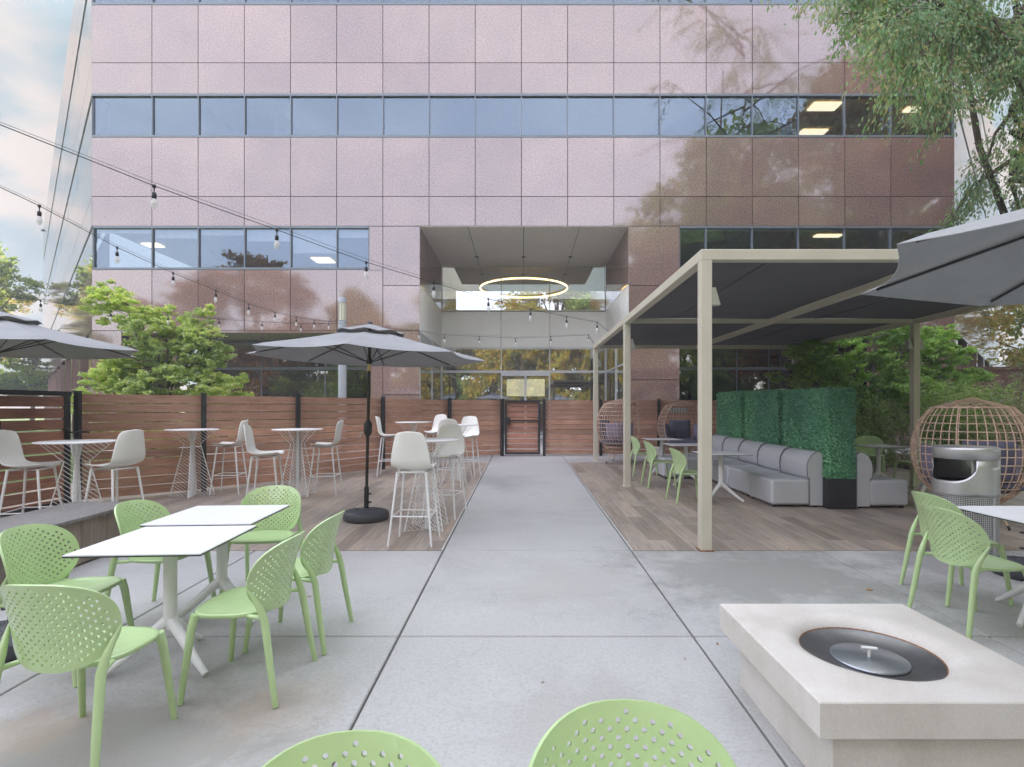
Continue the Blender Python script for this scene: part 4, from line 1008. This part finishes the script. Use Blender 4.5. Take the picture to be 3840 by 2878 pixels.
# ------------------------------------------------------------------ fire pit
fp_=thing('fire_pit','square cast stone fire pit with a round steel lid in its centre','fire pit',(1.62,2.525,gz(2.5)))
zt2=.462-gz(2.5); hs=.51; b=MB(); n=64; rings=[]
def sq(r,k):
    a=2*PI*k/n; c,s=math.cos(a),math.sin(a); m_=max(abs(c),abs(s)); return (c/m_*r,s/m_*r)
def ci(r,k): a=2*PI*k/n; return (r*math.cos(a),r*math.sin(a))
rings.append([(*sq(hs-.05,k),zt2-.14) for k in range(n)])
rings.append([(*sq(hs-.004,k),zt2-.14) for k in range(n)]); rings.append([(*sq(hs,k),zt2-.136) for k in range(n)]); rings.append([(*sq(hs,k),zt2-.005) for k in range(n)]); rings.append([(*sq(hs-.005,k),zt2) for k in range(n)])
for f in (.5,1.0):
    rings.append([(sq(hs-.005,k)[0]*(1-f)+ci(.385,k)[0]*f,sq(hs-.005,k)[1]*(1-f)+ci(.385,k)[1]*f,zt2) for k in range(n)])
for r_,z in ((.365,-.002),(.34,-.009),(.315,-.022),(.295,-.04),(.288,-.052)): rings.append([(*ci(r_,k),zt2+z) for k in range(n)])
b.grid(rings,False,True)
b.sm=[False]*(n*5)+[True]*(n*(len(rings)-6)); b.obj('slab_top',M['stone'],fp_)
b=MB(); b.bbox(-.425,.425,-.44,.44,0,zt2-.141,.004); b.obj('pedestal',M['stone'],fp_)
b=MB(); b.lathe([(.291,-.048),(.28,-.053),(.24,-.066),(.19,-.075),(.165,-.077),(0,-.077)],0,0,zt2,56); o=b.obj('bowl',M['bowl_steel'],fp_)
b=MB(); b.lathe([(.293,-.044),(.289,-.047),(.286,-.052)],0,0,zt2,56); b.obj('rust_ring',M['rust'],o)
b=MB(); b.lathe([(.160,-.074),(.160,-.068),(.155,-.066),(0,-.064)],0,0,zt2,56); o=b.obj('lid',M['lid_steel'],fp_)
b=MB(); b.tube([(0,0,zt2-.066),(0,0,zt2-.028)],.007,10); b.tube([(-.032,.008,zt2-.024),(.032,-.008,zt2-.024)],.0075,10); b.obj('handle',M['white_metal'],o)
# ------------------------------------------------------------------ lamp post, string lights
lp=thing('lamp_post','pale grey cylindrical lamp post with a glazed louvred head behind the fence','lamp post',(-5.1,15.4,.2))
b=MB(); b.tube([(0,0,0),(0,0,3.85)],.112,24); b.obj('pole',M['lamp_grey'],lp)
b=MB(); b.tube([(0,0,3.85),(0,0,4.34)],.095,20); b.obj('lamp_lens',M['lamp_glass'],lp)
b=MB(); 
for k in range(8): a=2*PI*k/8; b.box(-.008,.008,-.008,.008,3.85,4.34,T=lambda x,y,z,a=a:(x+.103*math.cos(a),y+.103*math.sin(a),z))
b.tube([(0,0,4.34),(0,0,4.45),(0,0,4.50)],[.112,.112,.10],24); b.obj('lamp_cap',M['lamp_grey'],lp)
def string_lights(label,pts,bulbs,sag=.0,wire2=.03):
    t=thing('string_lights',label,'string lights',(0,0,0),0,'strings of outdoor bulbs')
    pts=[Vector(p) for p in pts]; b=MB(); b.tube(pts,.0042,5); b.tube([p+Vector((0,0,wire2*(1-abs(2*i/(len(pts)-1)-1))+.01)) for i,p in enumerate(pts)],.002,4); b.obj('cable',M['socket'],t)
    for p in bulbs:
        x,y,z=p; s=MB(); s.lathe([(0,.012),(.013,.01),(.016,-.012),(.006,-.02),(.0045,-.055),(.016,-.06),(.019,-.075),(.019,-.105),(.015,-.112),(0,-.112)],x,y,z,10); o=s.obj('lamp_socket',M['socket'],t)
        g_=MB(); g_.lathe([(.013,-.112),(.02,-.125),(.028,-.150),(.028,-.170),(.017,-.195),(.007,-.205),(0,-.207)],x,y,z,12); g_.obj('bulb',M['bulb'],o)
        g_=MB(); g_.tube([(x-.006,y,z-.115),(x-.008,y,z-.175),(x+.008,y,z-.175),(x+.006,y,z-.115)],.0016,4); g_.obj('filament',M['brass'],o)
def at(px,py,Y): return ((px-1127)*Y/1170,Y,HC+(882-py)*Y/1170)
def Yl(px,a,c): return 1170*a/((px-1127)-c)
b1=[(333,402),(598,497),(791,567),(937,611),(1055,646),(1146,668),(1224,685),(1290,697)]
l1=[at(px,py,8073/(900-(px-1127))) for px,py in b1]
pre=[at(px,py,8073/(900-(px-1127))) for px,py in ((-420,70),(-200,175),(0,270),(170,337))]
string_lights('thick black bulb string running from upper left down to the pergola roof',pre+l1+[(1.9,11.6,3.16)],[at(-200,175,8073/(900+1327))]+l1)
b2=[(85,445),(253,535),(374,590),(466,628),(537,657),(594,675),(640,686),(679,692),(710,695)]
l2=[at(px,py,1170*5.1/(1127-px)) for px,py in b2]
string_lights('black bulb string from the left edge sloping down to the lamp post',[at(px,py,1170*5.1/(1127-px)) for px,py in ((-500,140),(-200,290),(0,405))]+l2+[(-5.05,15.35,4.03)],l2)
b3=[(88,650),(239,672),(363,681),(473,690),(566,696),(650,700)]
yy3=lambda px:14.33*1170/(1827-px)
l3=[at(px,py,yy3(px)) for px,py in b3]
string_lights('nearly level bulb string crossing in front of the maple to the lamp post',[at(px,py,yy3(px)) for px,py in ((-200,610),(-60,634))]+l3+[(-5.1,15.28,3.95)],[at(-60,634,yy3(-60))]+l3)
l4=[at(px,py,15.3-(px-748)/560*1.5) for px,py in ((855,711),(905,716),(960,724),(1035,727),(1114,731),(1190,728),(1271,724))]
string_lights('short bulb string between the lamp post and the far pergola corner',[(-5.0,15.3,3.97)]+l4+[(1.9,13.85,3.12)],l4)
# ------------------------------------------------------------------ trees
def tree(name,label,cat,base,trunk_pts,trunk_r,limbs,clumps,n,mat,ln,wd,bark='bark',up=.4,droop=0,group=None,flat=.6,rngseed=1,spread=None):
    t=thing(name,label,cat,base,0,group); rg_=np.random.default_rng(rngseed)
    b=MB(); k=len(trunk_pts); b.tube(trunk_pts,[trunk_r*(1-.65*i/(k-1)) for i in range(k)],9)
    for l in limbs: m_=len(l); b.tube(l,[trunk_r*.36*(1-.85*i/(m_-1)) for i in range(m_)],6)
    b.obj('trunk',M[bark],t,recalc=False)
    C=[]; tot=sum(c[3]**2 for c in clumps)
    for (x,y,z,r_) in clumps:
        m_=int(n*r_**2/tot)+1; 
        # clump made of sub-clumps so that gaps open up
        sub=max(3,int(m_/40)); sc_=rg_.normal(size=(sub,3)); sc_/=np.linalg.norm(sc_,axis=1)[:,None]; sc_*=r_*rg_.uniform(.35,1,(sub,1))**.6; sc_[:,2]*=flat
        w_=rg_.integers(0,sub,m_); p=sc_[w_]+rg_.normal(size=(m_,3))*r_*(.20)*np.array([1,1,flat*.6]); C.append(p+np.array([x,y,z]))
    C=np.concatenate(C); link('crown',leafmesh('crown',C,M[mat],ln,wd,up,droop,rg_),t); return t
def rand_tree(name,label,x,y,h,rad,mat,n=6000,ln=.22,seed=1,bark='bark',cat='tree',group=None,zlow=.3,flat=.75,z=None,up=.3):
    rr=random.Random(seed); cl=[];lim=[]
    k=22
    for i in range(k):
        a=rr.uniform(0,2*PI); s=rr.uniform(zlow,1.0); q=math.sin(PI*min(1,(s-zlow)/(1-zlow)*.82+.12)); d=rad*q*rr.uniform(.45,1)
        cx,cy,cz=d*math.cos(a),d*math.sin(a),h*(s*.92); cl.append((cx,cy,cz,rad*rr.uniform(.22,.42)))
        z0=h*max(.18,s*.55); lim.append([(0,0,z0),(cx*.45,cy*.45,(z0+cz)*.52),(cx*.92,cy*.92,cz)])
    return tree(name,label,cat,(x,y,gz(y) if z is None else z),[(0,0,-.1),(.1,0,h*.25),(-.1,.1,h*.5),(.05,0,h*.85)],h*.018+.04,lim,cl,n,mat,ln,ln*.55,bark,up,0,group,flat,seed)
# Japanese maple behind the fence at left (layered sprays)
def maple(name,label,x,y,h,layers,mat,seed,n=11000,ln=.10,z=None,stem=None):
    rr=random.Random(seed); cl=[];lim=[]
    for (dx,dy,zz,rx) in layers:
        m_=max(8,int(rx*34))
        for i in range(m_):
            a=rr.uniform(0,2*PI); q=rx*math.sqrt(rr.random())*1.1
            px,py,pz=dx+q*math.cos(a),dy+q*math.sin(a)*.8,zz+rr.gauss(0,.20)-.25*q*q/rx
            cl.append((px,py,pz,rr.uniform(.12,.28)))
            if i%7==0: lim.append([(dx*.15,dy*.15,max(.4,zz*.5)),(dx*.6,dy*.6,zz-.25),(px,py,pz)])
    return tree(name,label,'tree',(x,y,gz(y) if z is None else z),[(0,0,-.1),(.08,0,h*.3),(-.05,.05,h*.6),(0,0,h*.8)],.09,lim,cl,n,mat,ln,ln*.6,'bark_pale',.5,.1,None,.8,seed)
maple('japanese_maple','spreading yellow green japanese maple behind the fence, left of the parasol',-8.2,12.2,3.6,[(-1.15,0,3.95,.35),(-.75,.2,3.55,.5),(0,0,3.15,.7),(.4,0,2.95,.5),(1.05,0,3.25,.35),(1.1,0,2.6,.5),(-.3,0,2.5,.9),(.6,0,2.2,1.1),(-.9,0,1.75,.8),(.2,0,1.6,1.2),(1.3,0,1.5,.7),(-1.2,.2,2.2,.5),(.5,0,1.1,1.2),(-.2,0,.8,1.1)],'maple',11,75000,.085)
maple('japanese_maple','bright green japanese maple growing behind the hedge screen under the pergola edge',8.6,13.2,3.5,[(0,0,3.3,.9),(-1.2,0,2.9,.8),(1.0,0,3.0,.9),(-.2,0,2.5,1.2),(-1.9,-.2,2.35,.6),(1.3,0,2.3,1.0),(.2,0,2.0,1.3),(-.8,0,1.5,.9),(.8,0,1.4,1.1),(1.9,0,1.8,.7)],'maple2',12,70000,.085)
# bamboo clumps at right
def bamboo(x,y,h,w_,d,l,seed,n=14000):
    rg_=np.random.default_rng(seed); t=thing('bamboo_clump',l,'bamboo',(x,y,gz(y)),0,'bamboo clumps along the right planting bed')
    C=[];D=[]; b=MB()
    for i in range(int(w_*d*16)):
        bx,by=rg_.uniform(-w_/2,w_/2),rg_.uniform(-d/2,d/2); hh=h*rg_.uniform(.72,1.04); lx,ly=rg_.normal(0,.16,2)
        pts=[(bx+lx*s*s,by+ly*s*s,hh*s) for s in (0,.35,.7,1)]
        if i%2==0: b.tube(pts,[.010,.009,.006,.002],5,cap=False)
        m_=int(n/(w_*d*16)); s=rg_.uniform(.05,1,m_); rr_=.13+.1*rg_.random(m_)
        a=rg_.uniform(0,2*PI,m_); p=np.stack([bx+lx*s*s+rr_*np.cos(a),by+ly*s*s+rr_*np.sin(a),hh*s+rg_.normal(0,.03,m_)],1)
        C.append(p); D.append(np.stack([np.cos(a),np.sin(a),np.full(m_,-.35)],1))
    b.obj('canes',M['bamboo'],t,recalc=False)
    link('foliage',leafmesh('foliage',np.concatenate(C),M['bamboo'],.11,.018,.3,.2,rg_,dirs=np.concatenate(D)),t)
bamboo(9.6,11.6,1.95,2.0,1.5,'lower bamboo clump between the pergola post and the big egg chair',21,14000)
bamboo(11.3,10.6,2.25,2.4,1.6,'tall bamboo clump behind the big rattan egg chair',22,16000)
bamboo(13.6,11.2,2.3,2.6,1.6,'bamboo clump at the right edge before the low granite wall',23,12000)
bamboo(8.3,12.6,1.6,1.6,1.3,'short bamboo clump just right of the hedge screen end',24,9000)
bamboo(12.2,12.9,3.3,.5,.4,'single tall spray of bamboo rising above the rest near the low granite wall',25,900)
# garden wall at right
gw_=MB(); gw_.box(12.9,24,16.3,16.7,.1,2.70); gw_.box(12.88,24.02,16.26,16.74,2.702,2.80); tag(gw_.obj('garden_wall',M['granite']),'low reddish granite garden wall right of the office block','wall')
# overhanging elm at upper right: drooping sprays
def elm():
    t=thing('elm_tree','tall elm with drooping green sprays hanging into the upper right','tree',(11.9,11.6,.15)); rg_=np.random.default_rng(31); rr=random.Random(31)
    b=MB(); O=Vector((11.9,11.6,.15))
    b.tube([(0,0,-.2),(-.5,0,2.2),(-1.35,0,5.0),(-2.1,0,7.0),(-2.9,-.2,10.5),(-2.6,-.6,17)],[.10,.085,.07,.06,.05,.03],9)
    b.tube([(1.6,.1,0),(1.9,.2,4),(2.0,.3,8),(2.2,0,13),(2.6,0,18)],[.10,.09,.07,.05,.03],8)
    ends=[]
    def spray(a,c,dens,L=1.1,nt=26):
        a=Vector(a)-O;c=Vector(c)-O; mid=(a+c)/2+Vector((0,0,.35)); b.tube([a,mid,c],[.05,.03,.008],5,cap=False)
        for q in range(nt):
            f=rr.uniform(.15,1); p=(a*(1-f)**2+mid*2*f*(1-f)+c*f*f); dv_=Vector((rr.gauss(0,.5),rr.gauss(0,.5),rr.uniform(-.9,.1))); dv_+= (c-a).normalized()*.6; dv_.normalize()
            l_=L*rr.uniform(.5,1.15); e=p+dv_*l_+Vector((0,0,-.25*l_)); b.tube([p,(p+e)/2+Vector((0,0,.08)),e],[.008,.005,.002],4,cap=False); ends.append((p,e,dens))
    # foreground left-reaching boughs, x y z of tips read from the photo at a plausible depth
    root=(9.3,11.4,9.2)
    tips=[((4.1,8.0,8.2),1),((4.5,7.9,7.7),1),((4.9,8.0,8.1),1),((6.8,8.4,8.2),1),((7.8,8.4,6.9),1),((8.4,8.8,6.2),1),((4.4,8.0,8.3),1),((4.9,8.3,7.6),1),((5.6,8.2,7.0),1),((5.2,8.6,8.6),1),((6.4,8.4,7.6),1),((7.2,8.6,8.4),1),((8.2,8.6,7.6),1),((6.0,8.8,8.9),1),((7.4,8.2,9.2),1),((5.0,7.6,6.9),.9),((5.5,7.6,6.3),.9),((6.1,7.8,5.95),.6)]
    for c,dn in tips: spray(root if c[2]>7.4 else (7.6,9.3,8.3),c,dn,.8,26)
    # right-hand part of the crown
    for i in range(22):
        x=rr.uniform(8.7,13.0); y=rr.uniform(8,12.5); z=rr.uniform(6.0,12.5); 
        if x<9.6 and z<7: z+=1.5
        spray((10.2,11.2,z+rr.uniform(.3,2)),(x,y,z),.75,1.1,18)
    for i in range(16):
        x=rr.uniform(8.9,12.5); y=rr.uniform(8.5,12.0); z=rr.uniform(4.6,6.3); spray((10.2,11.3,z+1.6),(x,y,z),.8,.9,14)
    # high crown (out of frame, reflected in the facade)
    for i in range(34):
        x=rr.uniform(5.5,16); y=rr.uniform(5,15); z=rr.uniform(12,20); spray((10.2,11.2,z-1),(x,y,z),.6,1.8,14)
    b.obj('trunk',M['bark'],t,recalc=False)
    C=[];D=[]
    for p,e,dn in ends:
        m_=int(88*dn*(e-p).length**.6*1.15); f=rg_.uniform(.1,1.05,m_); P0=np.array(p);E0=np.array(e); q=P0+(E0-P0)*f[:,None]+rg_.normal(0,.085,(m_,3)); C.append(q)
        d=(E0-P0)/np.linalg.norm(E0-P0); D.append(np.tile(d+np.array([0,0,-.5]),(m_,1)))
    C=np.concatenate(C); link('crown',leafmesh('crown',C,M['elm'],.09,.031,.2,.3,rg_,dirs=np.concatenate(D)),t)
elm()
# trees farther off on both sides
gb_='trees beyond the left end of the office block'
for i,(x,y,h,r_,mt,l) in enumerate(((-44,44,15.5,3.4,'fargreen','slender pale green tree beyond the fence against the left sky'),(-48.5,42,12.0,3.6,'fargreen','rounded green tree at the left edge beyond the parasol'),(-42.5,47,8.0,3.0,'fargreen','low bushy tree by the far left corner of the office block'),(-52,50,17,4.5,'autumn','yellowish tree at the left edge behind the rounded green one'),(-36,28,5.0,2.6,'autumn','small golden tree seen beneath the left parasol'))):
    rand_tree('background_tree',l,x,y,h,r_,mt,16000,.26,60+i,'bark_pale',group=gb_)
gb2='trees beyond the right end of the office block'
for i,(x,y,h,r_,mt,l) in enumerate(((27,24,13,4,'fargreen','green tree in the distance right of the office block corner'),(30,30,11,4,'autumn','golden leaved tree beyond the low granite wall'),(21,17.5,4.4,1.6,'autumn','small golden tree beside the low granite wall'))):
    rand_tree('background_tree',l,x,y,h,r_,mt,12000,.24,80+i,group=gb2)
# trees behind the viewer (seen mirrored in granite and glass)
protos=[]
for i,(mt,h,rd) in enumerate((('redtree',15,5.5),('autumn',16,5.5),('fargreen',16,5.5))):
    protos.append(rand_tree('courtyard_tree','tree behind the viewer mirrored in the granite',0,0,h,rd,mt,22000,.36,90+i,group='courtyard trees mirrored in the facade',zlow=.2))
kk={0:0,1:0,2:0}
for (x,y,s,k) in ((-31,-15,.95,0),(-24,-13,1.08,0),(-15.5,-15,.80,1),(-7.5,-17,.68,1),(-1.5,-20,.78,2),(4.2,-17,1.18,1),(11,-14,1.25,2),(17.5,-4,1.45,2),(20,5.5,1.42,0),(26,-8,1.6,2),(-38,-6,.9,2),(9,-24,1.1,1),(-11,-27,1.0,2),(2,-30,.9,1),(33,2,1.4,1),(-19,-26,.9,1)):
    pr=protos[k]; o=pr if kk[k]==0 else copy_tree(pr); kk[k]+=1; o.location=(x,y,gz(y)-.05); o.scale=(s,s,s); o.rotation_euler=(0,0,x*1.7)
sh=rand_tree('courtyard_shrub','leafy shrub behind the viewer mirrored in the entrance glass',0,0,4.2,3.0,'fargreen',9000,.24,140,group='courtyard shrubs mirrored in the glass',zlow=.05)
sh2=rand_tree('courtyard_shrub','golden shrub behind the viewer mirrored in the entrance glass',0,0,4.6,3.0,'autumn',9000,.24,141,group='golden courtyard shrubs mirrored in the glass',zlow=.05)
u1=u2=0
for i in range(20):
    x=-44+i*4.4+((i*7)%5)*.3; y=-11-((i*13)%7)*.5; k=i%3==1 or 8<i<13
    pr=sh2 if k else sh; us_=u2 if k else u1
    o=pr if us_==0 else copy_tree(pr); o.location=(x,y,gz(y)-.05); sc2=1.25+.2*((i*5)%4) + (.6 if 7<i<14 else 0); o.scale=(1.1,1.1,sc2); o.rotation_euler=(0,0,i*2.1)
    if k: u2+=1
    else: u1+=1
# fallen leaves
lm=MB(); lm.add([(-.03,0,.004),(0,.014,.010),(.03,0,.005),(0,-.014,.002)],[(0,1,2),(0,2,3)]); me=lm.mesh('fallen_leaf',M['dry_leaf'],False)
for i,(px,py) in enumerate(((1878,1276),(1550,1392),(1400,1530),(1172,1475),(1705,1187),(668,1290),(1480,1425))):
    Y=1170*HC/(py-864); o=link('fallen_leaf',me,None,((px-1127)*Y/1170,Y,gz(Y)+.001)); o.rotation_euler=(0,0,i*1.3); s=.4+.3*((i*37)%10)/10 if i else 1.2; o.scale=(s,s,s)
    tag(o,'small dry brown leaf lying on the pale concrete','leaf','dry leaves scattered on the concrete')

# ------------------------------------------------------------------ air volume added to lift the dark tones and soften contrast
hz=MB(); hz.box(-120,80,-60,110,-3.2,26); hm_=bpy.data.materials.new('added_veil_air'); hm_.use_nodes=True; nt=hm_.node_tree; nt.nodes.clear()
o_=N(nt,'ShaderNodeOutputMaterial'); v_=N(nt,'ShaderNodeVolumePrincipled'); v_.inputs['Color'].default_value=(.93,.95,1,1); v_.inputs['Density'].default_value=.0034; v_.inputs['Anisotropy'].default_value=0
nt.links.new(v_.outputs[0],o_.inputs['Volume']); tag(hz.obj('added_veil',hm_),kind='stuff',label='thin veil of air added over the courtyard to soften contrast')
